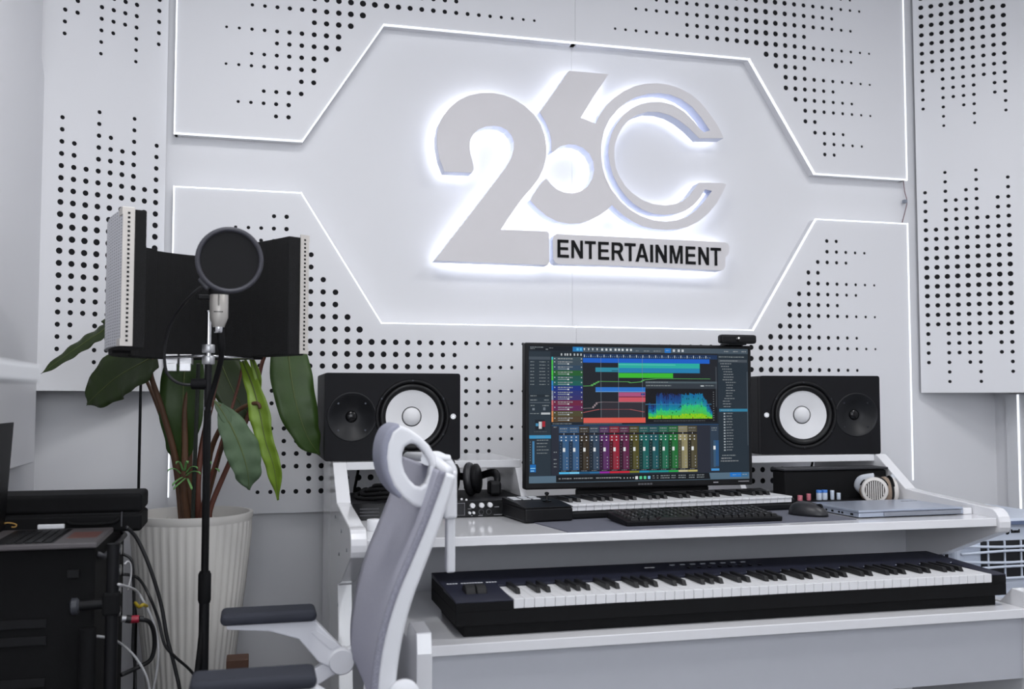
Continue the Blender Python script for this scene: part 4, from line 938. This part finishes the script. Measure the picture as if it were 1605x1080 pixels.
# foam in vertical slabs, each its own
nseg = [0, 4, 9, 13, 17, 21, 25, 30]
tops = [0, -.022, -.030, -.034, -.034, -.026, -.004]
for a, b_, tt in zip(nseg[:-1], nseg[1:], tops):
    seg = cv[a:min(b_+1, len(cv))]
    rsb(sheet(seg, -.030-.006*(a % 2), .0115, ZS0-.012+.006*(a in (0, 25)), ZS1+tt), 'foam_slab', FOAM, bevel=.003)
EDG = mat('screen_edge_metal', rgb(205, 200, 194), .4, .5)
nrm = lambda i: (lambda t: Vector((-t.y, t.x, 0)))((cv[min(i+1, len(cv)-1)]-cv[max(i-1, 0)]).normalized())
for i, e in ((0, -1), (len(cv)-1, 1)):
    t_ = (cv[1]-cv[0]).normalized() if i == 0 else (cv[-1]-cv[-2]).normalized()
    p = cv[i]; q = nrm(i); M_ = Matrix(((t_.x, q.x, 0, p.x), (t_.y, q.y, 0, p.y), (0, 0, 1, 0), (0, 0, 0, 1)))
    es = rsb(MB().box(*sorted((e*.0008, e*.004)), -.004, .021, ZS0-.002, ZS1+.003, M_).box(*sorted((e*.004, -e*.028)), .0205, .0225, ZS0-.002, ZS0+.014, M_).box(*sorted((e*.004, -e*.028)), .0205, .0225, ZS1-.014, ZS1+.003, M_), 'edge_strip', EDG, bevel=.0006)
    ho = MB(); n_ = 29
    for k in range(n_): ho.box(*sorted((e*.0041, e*.0046)), .006, .011, ZS0+.010+k*(ZS1-ZS0-.02)/(n_-1)-.0024, ZS0+.010+k*(ZS1-ZS0-.02)/(n_-1)+.0024, M_)
    h_ = ho.build('slot', INK, es); h_.location = -rs.location; tag(h_, kind='stuff')
rod = MB().tube([Vector((PX_-.10, -.80, ZS0-.016)), Vector((PX_, PY_+.0, ZS0-.016)), Vector((PX_+.10, -.80, ZS0-.016))], .0035, 8)
rsb(rod, 'support_rod', CHROME, smooth=True)
for x0, x1, m in ((259, 277, ALU), (281, 299, ALU)):
    a = at(x0, 569, y=-.80); c_ = at(x1, 582, y=-.80)
    rsb(MB().box(a.x, c_.x, -.802, -.79, c_.z, a.z).box(a.x-.001, c_.x+.001, -.79, -.72, a.z-.002, ZS0-.008), 'mount_plate', m, bevel=.0015)
# pop filter with gooseneck
PFc = at(360, 408, d=2.08)
pf = thing('pop_filter', 'round black pop filter in front of the microphone', 'pop filter', PFc)
nv_ = (CAM-PFc).normalized()+Vector((.10, 0, 0)); Fp = aim((0, 0, 0), nv_)
MB().tube([Fp @ Vector((.0645*math.cos(w), .0645*math.sin(w), 0)) for w in [2*math.pi*k/48 for k in range(48)]], .0052, 10, True).build('ring', mat('pop_ring', rgb(58, 58, 66), .5), pf, smooth=True)
MB().lathe([(.001, -.001), (.063, -.001), (.063, .001), (.001, .001)], Fp, 48).build('mesh_disc', mat('pop_mesh', rgb(19, 19, 22), .9, var=.3, scale=800), pf)
cl = at(322, 443, d=2.08)-PFc
MB().box(-.009, .009, -.008, .008, -.014, .014, T(*cl) @ Matrix.Rotation(R(-40), 4, 'Y')).build('ring_clamp', mat('pop_ring', rgb(58, 58, 66), .5), pf, bevel=.003)
gp = [at(316, 450, d=2.09), at(303, 460, d=2.12), at(285, 480, d=2.18), at(268, 508, d=2.22), at(259, 540, d=2.24), at(258, 566, d=2.25), at(262, 585, d=2.26), at(275, 598, d=2.27), at(292, 603, d=2.29), at(312, 602, d=2.30)]
MB().tube(smooth_path([p-PFc for p in gp], 6), .0035, 8).build('gooseneck', mat('gooseneck_black', rgb(34, 34, 36), .5), pf, smooth=True)
# microphone hanging body, its cable
mc_ = at(343, 487, d=2.24)
mic = thing('condenser_microphone', 'silver condenser microphone behind the pop filter', 'microphone', mc_)
SILV = mat('microphone_silver', rgb(190, 186, 180), .42, .55, var=.03)
zz2 = lambda py: at(343, py, d=2.24).z-mc_.z
MB().lathe([(.0125, zz2(513)), (.0140, zz2(510)), (.0205, zz2(498)), (.0205, zz2(462)), (.019, zz2(460))], None, 32).build('body', SILV, mic, smooth='auto')
MB().lathe([(.0212, zz2(462)), (.0225, zz2(458)), (.0225, zz2(425)), (.017, zz2(413)), (.004, zz2(409))], None, 32).build('grille_head', mat('grille_black', rgb(30, 30, 32), .5, .4), mic, smooth='auto')
MB().box(-.0015, .0015, -.0212, -.0195, zz2(480), zz2(462)).build('groove', mat('mic_groove', rgb(120, 118, 114), .5), mic)
pr_ = MB()
for k in range(6): pr_.box(-.010+k*.0034, -.0075+k*.0034, -.0209, -.0200, zz2(490.5), zz2(489))
pr_.build('name_print', INK, mic)
MB().lathe([(.0095, zz2(522)), (.0105, zz2(520)), (.0105, zz2(512))], None, 24).build('connector_ring', CHROME, mic, smooth='auto')
MB().box(-.045, .006, -.004, .012, zz2(470), zz2(462)).build('mount_yoke', BLACK, mic, bevel=.002)
o = MB().tube(smooth_path([at(345, 512, d=2.24), at(347, 540, d=2.24), at(346, 565, d=2.25), at(337, 600, d=2.27), at(326, 640, d=2.272), at(322, 690, d=2.272), at(322, 800, d=2.272), at(320, 900, d=2.268), at(315, 1000, d=2.26), at(300, 1120, d=2.2)], 6), [.0085]*9+[.0062]*46, 8).build('microphone_cable', BLACKM, smooth=True); tag(o, 'black cable running down from the microphone along the stand', 'cable')

# ================================================================ plant in a fluted pot
PC = Vector((-1.250, -.385, 0)); ZRIM = .757
pot = thing('fluted_pot', 'tall white fluted plant pot beside the desk', 'plant pot', PC)
nf = 44; vs = []; prof_ = [(.075, 0), (.080, .02), (.113, .30), (.144, .55), (.1585, .70), (.1605, .735)]
m = MB()
for r_, h in prof_:
    for k in range(nf*4):
        w = 2*math.pi*k/(nf*4); fl = 1+.016*math.cos(nf*w)*(1 if h < .72 else .2)
        vs.append((r_*fl*math.cos(w), r_*fl*math.sin(w), h))
N4 = nf*4
m.add(vs, [(i*N4+k, i*N4+(k+1) % N4, (i+1)*N4+(k+1) % N4, (i+1)*N4+k) for i in range(len(prof_)-1) for k in range(N4)]+[tuple(range(N4))[::-1]])
POTM = mat('ceramic_white', rgb(214, 211, 206), .5, var=.03, scale=6)
m.build('body', POTM, pot, smooth=True)
MB().lathe([(.1605, .735), (.164, .745), (.164, ZRIM), (.155, ZRIM), (.152, .735), (.150, .70)], None, 64, cap=False).build('rim', POTM, pot, smooth='auto')
so_ = MB().lathe([(.151, .715), (.08, .722), (.001, .726)], None, 40, cap=False); so_.build('soil', mat('pale_gravel', rgb(176, 172, 166), .95, var=.3, scale=60, bump=1, bscale=120), pot, smooth=True)
rb = random.Random(5); pb_ = None
for k in range(46):
    w = rb.uniform(0, 6.28); r_ = .145*math.sqrt(rb.random()); s_ = rb.uniform(.006, .014)
    loc = (r_*math.cos(w), r_*math.sin(w), .722+s_*.3)
    if pb_ is None:
        pb_ = MB().lathe([(.2, -.6), (.85, -.35), (1, 0), (.8, .4), (.25, .62)], None, 8).build('pebble', mat('white_pebble', rgb(196, 192, 186), .8, var=.1), pot, smooth=True); o = pb_
    else: o = inst(pb_, pot, loc)
    o.location = loc; o.scale = (s_, s_*rb.uniform(.7, 1), s_*.7); o.rotation_euler = (rb.random(), rb.random(), rb.random()*6)
pt = thing('potted_plant', 'large leafy green plant growing from the white fluted pot', 'plant', PC+Vector((.0, 0, .725)))
def leafmat(name, c, rough=.45):
    return mat(name, c, rough, var=.22, scale=14, bump=.25, bscale=60, spec=.4)
GD = leafmat('leaf_dark', rgb(50, 66, 28)); GM = leafmat('leaf_mid', rgb(56, 82, 30)); GB = leafmat('leaf_bright', rgb(122, 152, 46)); GG = leafmat('leaf_greygreen', rgb(86, 108, 80), .6)
VEIN = mat('leaf_vein', rgb(84, 96, 48), .5); STEM = mat('stem_brown', rgb(92, 62, 40), .6, var=.2, scale=40); STEMR = mat('stem_red', rgb(102, 56, 42), .55, var=.2, scale=40)
def leaf(pts, ws, m, nrm=(0, -1, .2), fold=.25, wav=.0, tip=True):
    """blade along a midrib of world points; ws half-widths (m) along it"""
    P = smooth_path(pts, 8); n = len(P); nc = 7; vs = []
    N0 = Vector(nrm).normalized()
    for i, p in enumerate(P):
        t = (P[min(i+1, n-1)]-P[max(i-1, 0)]).normalized(); s_ = t.cross(N0).normalized(); nn = s_.cross(t).normalized()
        f = i/(n-1)*(len(ws)-1); k = min(int(f), len(ws)-2); g = f-k; g = g*g*(3-2*g); w = ws[k]*(1-g)+ws[k+1]*g
        for j in range(nc):
            v = j/(nc-1)*2-1
            vs.append(p+s_*(w*v)+nn*(abs(v)*w*fold+wav*math.sin(i*1.1+v*2)*abs(v)*(1 if i else 0)))
    fs = [(i*nc+j, i*nc+j+1, (i+1)*nc+j+1, (i+1)*nc+j) for i in range(n-1) for j in range(nc-1)]
    o = MB().add(vs, fs).build('leaf', m, pt, world=True, smooth=True, solid=.0012)
    v_ = MB().tube([p-N0*-.0006 for p in P], [.0026*(1-.8*i/(n-1)) for i in range(n)], 6).build('midrib', VEIN, o, smooth=True); v_.location = -pt.location
    return o
A = at
leaf([A(172, 496, d=2.78), A(166, 514, d=2.78), A(140, 532, d=2.78), A(105, 556, d=2.77), A(64, 586, d=2.75)], [.006, .022, .026, .024, .018, .002], GD, nrm=(.1, -.75, .8), fold=-.1, wav=.003)
leaf([A(246, 556, d=2.66), A(220, 570, d=2.68), A(185, 590, d=2.72), A(155, 615, d=2.74), A(136, 634, d=2.76)], [.036, .062, .066, .046, .003], GD, nrm=(.1, -1, .35), fold=.12, wav=.004)
leaf([A(292, 560, d=2.76), A(288, 600, d=2.74), A(286, 650, d=2.73), A(283, 700, d=2.74), A(282, 728, d=2.75)], [.05, .060, .060, .038, .002], GM, nrm=(-.25, -1, .1), fold=.22)
leaf([A(340, 552, d=2.86), A(355, 590, d=2.85), A(375, 630, d=2.85), A(400, 662, d=2.86)], [.034, .058, .050, .003], GD, nrm=(.1, -1, .25), fold=.15)
leaf([A(345, 634, d=2.56), A(362, 668, d=2.56), A(378, 705, d=2.57), A(388, 740, d=2.58), A(390, 768, d=2.60)], [.008, .036, .046, .036, .002], GG, nrm=(.25, -1, .3), fold=.2, wav=.003)
leaf([A(336, 628, d=2.56), A(345, 640, d=2.555), A(354, 655, d=2.555), A(360, 668, d=2.56)], [.002, .012, .014, .004], GG, nrm=(.25, -1, .3), fold=.2)
leaf([A(381, 566, d=2.66), A(398, 610, d=2.62), A(408, 650, d=2.60), A(416, 690, d=2.60), A(430, 735, d=2.61), A(436, 784, d=2.63)], [.010, .020, .028, .022, .020, .002], GB, nrm=(-.3, -1, .3), fold=.3, wav=.0025)
leaf([A(394, 560, d=2.64), A(404, 590, d=2.63), A(408, 612, d=2.63)], [.006, .011, .003], GB, nrm=(-.5, -1, .3), fold=.4)
leaf([A(450, 535, d=2.86), A(456, 590, d=2.84), A(466, 640, d=2.83), A(482, 685, d=2.84), A(501, 713, d=2.86)], [.045, .060, .056, .038, .002], GM, nrm=(.15, -1, .1), fold=.14, wav=.002)
base = lambda dx, dy: PC+Vector((dx, dy, .722))
def stem(pts, r, m=STEM): MB().tube(smooth_path(pts, 6), [r*(1.15-.55*i/(6*(len(pts)-1))) for i in range(6*(len(pts)-1)+1)], 10).build('stem', m, pt, world=True, smooth=True)
stem([base(-.015, 0), A(285, 768, d=2.74), A(272, 705, d=2.72), A(252, 635, d=2.70), A(236, 584, d=2.68), A(246, 556, d=2.66)], .0095)
stem([base(.0, .0), A(295, 760, d=2.76), A(296, 690, d=2.76), A(302, 630, d=2.77), A(298, 595, d=2.77), A(292, 560, d=2.76)], .0125)
stem([base(-.008, -.02), A(289, 770, d=2.72), A(290, 700, d=2.72), A(290, 640, d=2.73), A(300, 590, d=2.75)], .010)
stem([base(.018, .0), A(310, 760, d=2.76), A(318, 690, d=2.78), A(334, 625, d=2.82), A(344, 575, d=2.85), A(340, 552, d=2.86)], .0085, STEMR)
stem([base(.03, -.01), A(322, 780, d=2.72), A(330, 710, d=2.68), A(350, 665, d=2.64), A(378, 640, d=2.62), A(402, 632, d=2.60), A(408, 640, d=2.60)], .0075)
stem([base(.035, .0), A(325, 785, d=2.74), A(342, 720, d=2.68), A(352, 685, d=2.60), A(347, 650, d=2.565), A(345, 634, d=2.56)], .0065)
stem([base(.045, .02), A(332, 790, d=2.80), A(368, 705, d=2.82), A(398, 625, d=2.84), A(412, 565, d=2.86), A(430, 540, d=2.87), A(450, 535, d=2.86)], .0075, STEMR)
stem([base(-.03, .02), A(272, 720, d=2.80), A(240, 620, d=2.84), A(200, 540, d=2.82), A(172, 498, d=2.78)], .006)
stem([base(.02, -.02), A(318, 790, d=2.70), A(345, 700, d=2.66), A(372, 610, d=2.67), A(381, 566, d=2.66)], .005, STEMR)
MB().tube([base(.005, -.045)+Vector((0, 0, -.01)), A(303, 790, d=2.71), A(311, 570, d=2.66)], .0055, 8).build('stake', mat('stake_dark', rgb(34, 40, 34), .6), pt, world=True)
SP = mat('sprig_green', rgb(108, 160, 92), .5)
for (x, y, dx_, dy_) in ((283, 742, -18, -6), (287, 738, -10, -14), (290, 738, 4, -15), (292, 742, 16, -10), (292, 746, 20, -6), (286, 748, -14, 10), (290, 750, -16, 14), (294, 750, 6, 14), (328, 740, 14, -4), (326, 738, 4, -14)):
    p0 = A(x, y, d=2.70); MB().tube(smooth_path([p0, A(x+dx_*.5, y+dy_*.7-3, d=2.68), A(x+dx_, y+dy_, d=2.66), A(x+dx_*1.12, y+dy_+4, d=2.66)], 4), [.0035]*10+[.003, .002, .001], 6, flat=.4).build('sprig', SP, pt, world=True, smooth=True)

# ================================================================ equipment rack at the left with laptop and case
RX1, RY0, RY1, RZ = -1.406, -1.05, -.56, .763
er = thing('equipment_rack', 'black equipment rack cabinet at the left carrying the open laptop', 'rack', (-1.60, -.80, 0))
MB().box(-1.735, RX1, RY0, RY1, .05, RZ).build('cabinet', BLACKM, er, world=True, bevel=.006)
MB().box(-1.72, -1.70, RY0+.02, RY1-.02, 0, .05).box(RX1-.03, RX1-.01, RY0+.02, RY1-.02, 0, .05).build('foot', BLACK, er, world=True)
a = at(106, 893, y=RY0); b_ = at(125, 905, y=RY0)
MB().box(a.x, b_.x, RY0-.008, RY0, b_.z, a.z).build('latch', BLACK, er, world=True, bevel=.001)
for z in (.60, .565, .48): MB().box(-1.735, RX1-.09, RY0-.004, RY0, z, z+.018).build('rack_panel', BLACK, er, world=True, bevel=.001)
MB().tube([(RX1, RY0+.03, RZ-.02), (RX1+.012, RY0+.05, RZ-.03), (RX1+.012, RY1-.09, RZ-.03), (RX1, RY1-.07, RZ-.02)], .006, 8).build('side_handle', mat('handle_grey', rgb(62, 62, 66), .5), er, world=True, smooth=True)
for k in range(4):
    MB().lathe([(.013, 0), (.013, .006), (.008, .007)], aim((RX1, RY1-.10, .70-.05*k), (1, 0, 0)), 18).build('socket', ALU, er, world=True, smooth='auto')
ol = thing('open_laptop', 'open laptop seen from its side on the black rack', 'laptop', (-1.52, -.95, RZ))
l0 = at(0, 851, z=RZ+.006); l1 = at(152, 850, z=RZ+.012); l2 = at(181, 826, z=RZ+.012)
lx1 = l1.x; ly0, ly1 = l1.y, l2.y; lx0 = at(4, 832, y=ly1).x
DECK = mat('laptop_deck', rgb(92, 88, 90), .45, .3, var=.04)
MB().box(lx0, lx1, ly0, ly1, RZ, RZ+.012).build('base', DECK, ol, world=True, bevel=.003)
kk = MB().box(-.0066, .0066, -.0066, .0066, 0, .0022).build('key', KEYB, ol); fk = True
for i in range(5):
    for j in range(max(1, int((ly1-ly0-.03)/.0178))):
        loc = Vector((lx1-.098-i*.0178, ly0+.022+j*.0178, RZ+.0121))-ol.location
        o = kk if fk else inst(kk, ol, loc); o.location = loc; fk = False
MB().box(lx0+.03, lx1-.085, ly0+.010, ly1-.010, RZ+.0117, RZ+.01215).build('key_well', BLACK, ol, world=True)
MB().box(lx1-.072, lx1-.012, (ly0+ly1)/2-.05, (ly0+ly1)/2+.05, RZ+.0119, RZ+.0123).build('trackpad', mat('trackpad_red_reflection', rgb(104, 68, 62), .4, .2), ol, world=True)  # reddish reflection on the silver laptop, painted into the pad colour
la = at(4, 785, y=ly1); lb_ = at(22, 662, y=ly1)
lid = MB().prism([(lx0+.004, RZ+.013), (lb_.x, lb_.z), (lb_.x-.006, lb_.z), (lx0-.003, RZ+.013)], 'xz', ly0, ly1).build('lid', BLACK, ol, world=True, bevel=.001)
la2 = at(-6, 775, y=ly0+.02); lb2 = at(11, 675, y=ly0+.02)
MB().tube([at(1, 715, y=ly1-.02), at(10, 676, y=ly1-.02)], .0016, 6).build('screen_glow', mat('screen_glow', (1, 1, 1, 1), .3, emit=(.45, .75, 1, 1), estr=1.4), ol, world=True)
cs = thing('black_case', 'black zipped carrying case lying on the rack behind the laptop', 'case', (-1.55, -.72, RZ))
c1 = at(232, 820, z=RZ); CX1 = c1.x; CY0 = ly1+.006; CY1 = min(CY0+.15, RY1+.02); CX0 = -1.735
ztp = at(200, 767, y=CY1-.03).z
zm = RZ+(ztp-RZ)*.48
MB().box(CX0, CX1, CY0, CY1, RZ, zm-.0015).build('lower_shell', BLACKM, cs, world=True, bevel=.007, segs=4)
MB().box(CX0, CX1, CY0, CY1, zm+.0015, ztp).build('upper_shell', BLACKM, cs, world=True, bevel=.009, segs=4)
MB().box(CX0+.004, CX1-.006, CY0+.006, CY1-.006, zm-.004, zm+.004).build('zip_band', BLACK, cs, world=True)
MB().tube(smooth_path([(CX1-.16, CY0-.001, zm-.014), (CX1-.15, CY0-.006, zm-.020), (CX1-.10, CY0-.007, zm-.022), (CX1-.06, CY0-.006, zm-.019), (CX1-.05, CY0-.001, zm-.012)], 5), .004, 8).build('handle', BLACKM, cs, world=True, smooth=True)
MB().box(CX1-.045, CX1-.042, CY0-.0015, CY0+.002, RZ+.012, zm+.004).build('strap', mat('handle_grey', rgb(62, 62, 66), .5), cs, world=True)
a = at(60, 823, y=CY0-.004); c_ = at(102, 829, y=CY0-.004)
o = MB().box(a.x, c_.x, CY0-.016, CY0-.006, RZ+.0125, RZ+.0125+(a.z-c_.z)).build('white_stick', WPLAS, bevel=.002); tag(o, 'small white stick lying above the laptop keys', 'stick')
o = MB().tube(smooth_path([at(0, 823, y=CY0-.012), at(12, 819.5, y=CY0-.012), at(25, 822, y=CY0-.012), at(24, 826, y=CY0-.014), at(18, 826, y=CY0-.014)], 5), .0016, 6).build('gold_cord', mat('gold_cord', rgb(190, 150, 84), .4, .4)); tag(o, 'thin gold cord curled on the laptop corner', 'cord')
# dark folding stand leaning by the rack
fs_ = thing('folding_stand', 'black folded equipment stand standing right of the rack', 'stand', (at(178, 1000, y=-1.085).x, -1.085, 0))
p0 = at(178, 852, y=-1.085)
MB().tube([(p0.x, -1.085, p0.z), (p0.x-.002, -1.085, 0.0)], .0125, 14).build('post', BLACK, fs_, world=True, smooth='auto')
p1 = at(138, 985, y=-1.085)
MB().tube([(p1.x, -1.085, p1.z), (p1.x, -1.085, 0.0)], .0165, 14).build('thick_post', BLACKM, fs_, world=True, smooth='auto')
h0, h1 = at(118, 950, y=-1.085), at(172, 945, y=-1.085)
MB().tube([h0, h1], .011, 14).build('knob_shaft', BLACK, fs_, world=True, smooth='auto')
MB().lathe([(.012, 0), (.0165, .004), (.0165, .014), (.012, .017)], aim(h0+Vector((.008, 0, 0)), (-1, 0, -.05)), 18).build('knob', mat('knob_dark', rgb(58, 60, 66), .4), fs_, world=True, smooth='auto')
cj = at(176, 925, y=-1.085); MB().box(cj.x-.018, cj.x+.016, -1.100, -1.070, h0.z-.022, h0.z+.026).build('joint', BLACKM, fs_, world=True, bevel=.006)
MB().box(p1.x-.006, cj.x+.012, -1.098, -1.072, .30, .33).build('cross_bar', BLACK, fs_, world=True, bevel=.003)
# cables behind the rack
CBK = mat('cable_black', rgb(26, 26, 28), .5); CWH = mat('cable_white', rgb(190, 190, 192), .45)
def cable(name, pts, r, m, label, k=6):
    o = MB().tube(smooth_path([at(*p[:2], d=p[2]+(.22 if p[0] > 186 and p[2] < 2.1 else .12 if p[0] > 186 else 0)) for p in pts], k), r, 8).build(name, m, smooth=True); return tag(o, label, 'cable', 'cables behind the rack')
cable('power_cable', [(198, 826, 2.12), (215, 845, 2.14), (235, 890, 2.15), (252, 945, 2.16), (262, 1000, 2.16), (275, 1050, 2.16), (284, 1110, 2.16), (290, 1300, 2.2)], .0045, CBK, 'thick black cable arching from the rack top down beside the pot')
cable('power_cable', [(192, 900, 2.02), (215, 905, 2.06), (232, 930, 2.10), (248, 970, 2.12), (258, 1010, 2.12), (275, 1030, 2.14), (302, 1055, 2.18), (330, 1100, 2.2)], .0035, CBK, 'black cable curving right toward the chair armrests')
cable('power_cable', [(192, 868, 2.06), (206, 878, 2.06), (209, 905, 2.06), (210, 960, 2.06), (208, 1020, 2.06), (212, 1060, 2.06), (212, 1300, 2.1)], .0035, CBK, 'black cable hanging straight down behind the rack')
cable('data_cable', [(186, 916, 2.0), (212, 925, 2.02), (226, 945, 2.05), (240, 975, 2.06), (248, 1010, 2.06), (246, 1050, 2.06), (238, 1090, 2.06)], .0030, CWH, 'white cable looping beside the red-banded plug')
cable('data_cable', [(195, 885, 2.02), (200, 880, 2.03), (205, 886, 2.04), (205, 905, 2.04), (200, 925, 2.03)], .0022, CWH, 'short white cable hook at the rack top')
cable('data_cable', [(52, 1062, 2.085), (80, 1030, 2.085), (105, 1008, 2.09), (135, 998, 2.09), (165, 999, 2.095), (188, 1008, 2.10), (212, 1030, 2.12), (230, 1062, 2.13), (236, 1100, 2.14)], .0030, CWH, 'white cable arching behind the posts of the black stand')
cable('audio_cable', [(222, 971, 2.0), (234, 975, 2.02), (241, 990, 2.04), (242, 1015, 2.05), (235, 1035, 2.05), (216, 1046, 2.04), (190, 1058, 2.0)], .0050, CBK, 'black audio cable with a red-banded plug')
xp = thing('audio_plug', 'black and silver audio plug with a red band', 'plug', at(205, 972, d=2.21))
px0 = at(190, 970, d=2.20)-xp.location; px1 = at(197, 970, d=2.205)-xp.location; px2 = at(205, 971, d=2.21)-xp.location; px3 = at(218, 970, d=2.215)-xp.location; px4 = at(225, 970.5, d=2.22)-xp.location
MB().tube([px0, px1], .0075, 14).build('metal_shell', ALU, xp, smooth='auto'); MB().tube([px1, px2], .0088, 14).build('sleeve', CBK, xp, smooth='auto')
MB().tube([px2, px3], .0086, 14).build('red_band', mat('plug_red', rgb(150, 24, 48), .4), xp, smooth='auto'); MB().tube([px3, px4], .0065, 14).build('strain_relief', CBK, xp, smooth='auto')
o = MB().tube(smooth_path([at(212, 945, d=2.24), at(218, 951, d=2.22), at(224, 948, d=2.22), at(230, 950, d=2.24)], 5), .004, 8).build('yellow_plug', mat('plug_yellow', rgb(168, 146, 40), .45), smooth=True); tag(o, 'small yellow plug above the red-banded one', 'plug')
# thin pole behind the case, wooden post by the pot
pp = at(219, 680, d=2.93)
tp_ = thing('light_pole', 'thin black pole standing behind the black case', 'pole', (pp.x, pp.y, 0))
MB().tube([(0, 0, .02), (0, 0, at(219, 560, d=2.93).z)], .0042, 10).build('tube', BLACK, tp_); MB().lathe([(.06, 0), (.06, .012), (.01, .022)], None, 24).build('base', BLACK, tp_, smooth='auto')
wpp = at(373, 1036, d=2.50)
wp = thing('wooden_stool', 'small dark brown wooden stool behind the chair armrests', 'stool', (wpp.x, wpp.y, 0))
WOOD = mat('dark_wood', rgb(92, 58, 38), .6, var=.3, scale=12)
MB().box(-.028, .026, -.03, .03, wpp.z-.055, wpp.z+.010).build('seat_block', WOOD, wp, bevel=.002)
for s_ in (-1, 1):
    for q in (-1, 1): MB().box(s_*.02-.005, s_*.02+.005, q*.022-.005, q*.022+.005, 0, wpp.z-.0555).build('leg', WOOD, wp)
# white shelf board close to the camera on the left wall
hw = at(63, 590, d=.98)
sh = thing('wall_shelf', 'white shelf board close on the left wall, out of focus', 'shelf', (XL+.2, hw.y-.15, at(30, 606, d=.98).z))
MB().box(-1.699, hw.x, hw.y-.5, hw.y, at(30, 600, d=.98).z, at(30, 573, d=.98).z).build('board', WPLAS, sh, world=True, bevel=.002)
MB().prism([(-1.699, at(30, 600, d=.98).z), (-1.48, at(30, 600, d=.98).z), (-1.699, at(30, 600, d=.98).z-.16)], 'xz', hw.y-.26, hw.y-.24).build('bracket', WPLAS, sh, world=True)

# ================================================================ white air cooler behind the desk's right end
COOL = mat('cooler_white', rgb(206, 214, 228), .4, var=.02)
ac = thing('air_cooler', 'white portable air cooler with dark grille beside the desk', 'air cooler', (1.20, -.55, 0))
AX0, AX1, AY0, AY1 = .985, 1.42, -.70, -.30
ztop = at(1595, 812, y=AY0).z
MB().box(AX0, AX1, AY0+.012, AY1, .05, ztop-.0175).build('body', COOL, ac, world=True, bevel=.02, segs=4)
MB().box(AX0+.01, AX1-.01, AY0-.004, AY1-.01, ztop-.017, ztop).build('top_cover', COOL, ac, world=True, bevel=.012, segs=4)
zq = at(1598, 815.5, y=AY0).z
MB().box(AX0+.03, AX1-.03, AY0-.0065, AY0-.003, zq-.012, zq-.001).build('control_strip', mat('control_blue', rgb(96, 110, 140), .3), ac, world=True)
gx0, gx1 = AX0+.085, AX1-.02; gz1 = at(1600, 847, y=AY0).z; gz0 = at(1600, 908, y=AY0).z
MB().box(gx0, gx1, AY0+.008, AY0+.0115, gz0, gz1).build('grille_opening', mat('grille_dark', rgb(18, 19, 24), .7), ac, world=True)
nlv = 5
for k in range(nlv):
    z = gz0+(gz1-gz0)*(k+.5)/nlv; bow = .006*(1 if k % 2 else -1)
    MB().tube(smooth_path([(AX0+.012, AY0+.006, z), ((gx0+gx1)/2-.06, AY0-.002, z+bow), (gx1, AY0+.002, z)], 8), .0052, 8, flat=.8).build('louver', COOL, ac, world=True, smooth=True)
for k in range(6):
    x = gx0+.022+(gx1-gx0-.03)*k/5; MB().box(x-.0022, x+.0022, AY0+.003, AY0+.0078, gz0, gz1).build('grille_bar', COOL, ac, world=True)
lg_ = MB(); lz = at(1595, 834, y=AY0).z; lx = at(1583, 834, y=AY0).x
lg_.lathe([(.008, 0), (.008, .001)], aim((lx, AY0+.0115, lz), (0, -1, 0)), 14); lg_.prism([(lx+.002, lz), (lx+.010, lz+.002), (lx+.008, lz+.018), (lx+.005, lz+.008)], 'xz', AY0+.0105, AY0+.0119)
for k in range(6): lg_.box(lx+.014+k*.0055, lx+.018+k*.0055, AY0+.0105, AY0+.0119, lz-.004, lz+.004+(.003 if k in (0, 5) else 0))
lg_.build('maker_logo', INK, ac, world=True)
sgx = MB()
for i in range(6):
    for j in range(4): sgx.box(AX0-.0006, AX0+.003, AY0+.05+i*.022, AY0+.066+i*.022, gz1-.03-j*.03, gz1-.008-j*.03)
tag(sgx.build('side_vent', mat('grille_dark', rgb(18, 19, 24), .7), ac, world=True), kind='stuff')
for s_ in (AX0+.05, AX1-.05): MB().lathe([(.001, -.012), (.025, -.012), (.025, .012), (.001, .012)], aim((s_, AY0+.06, .025), (1, 0, 0)), 16).build('caster', BLACK, ac, world=True)
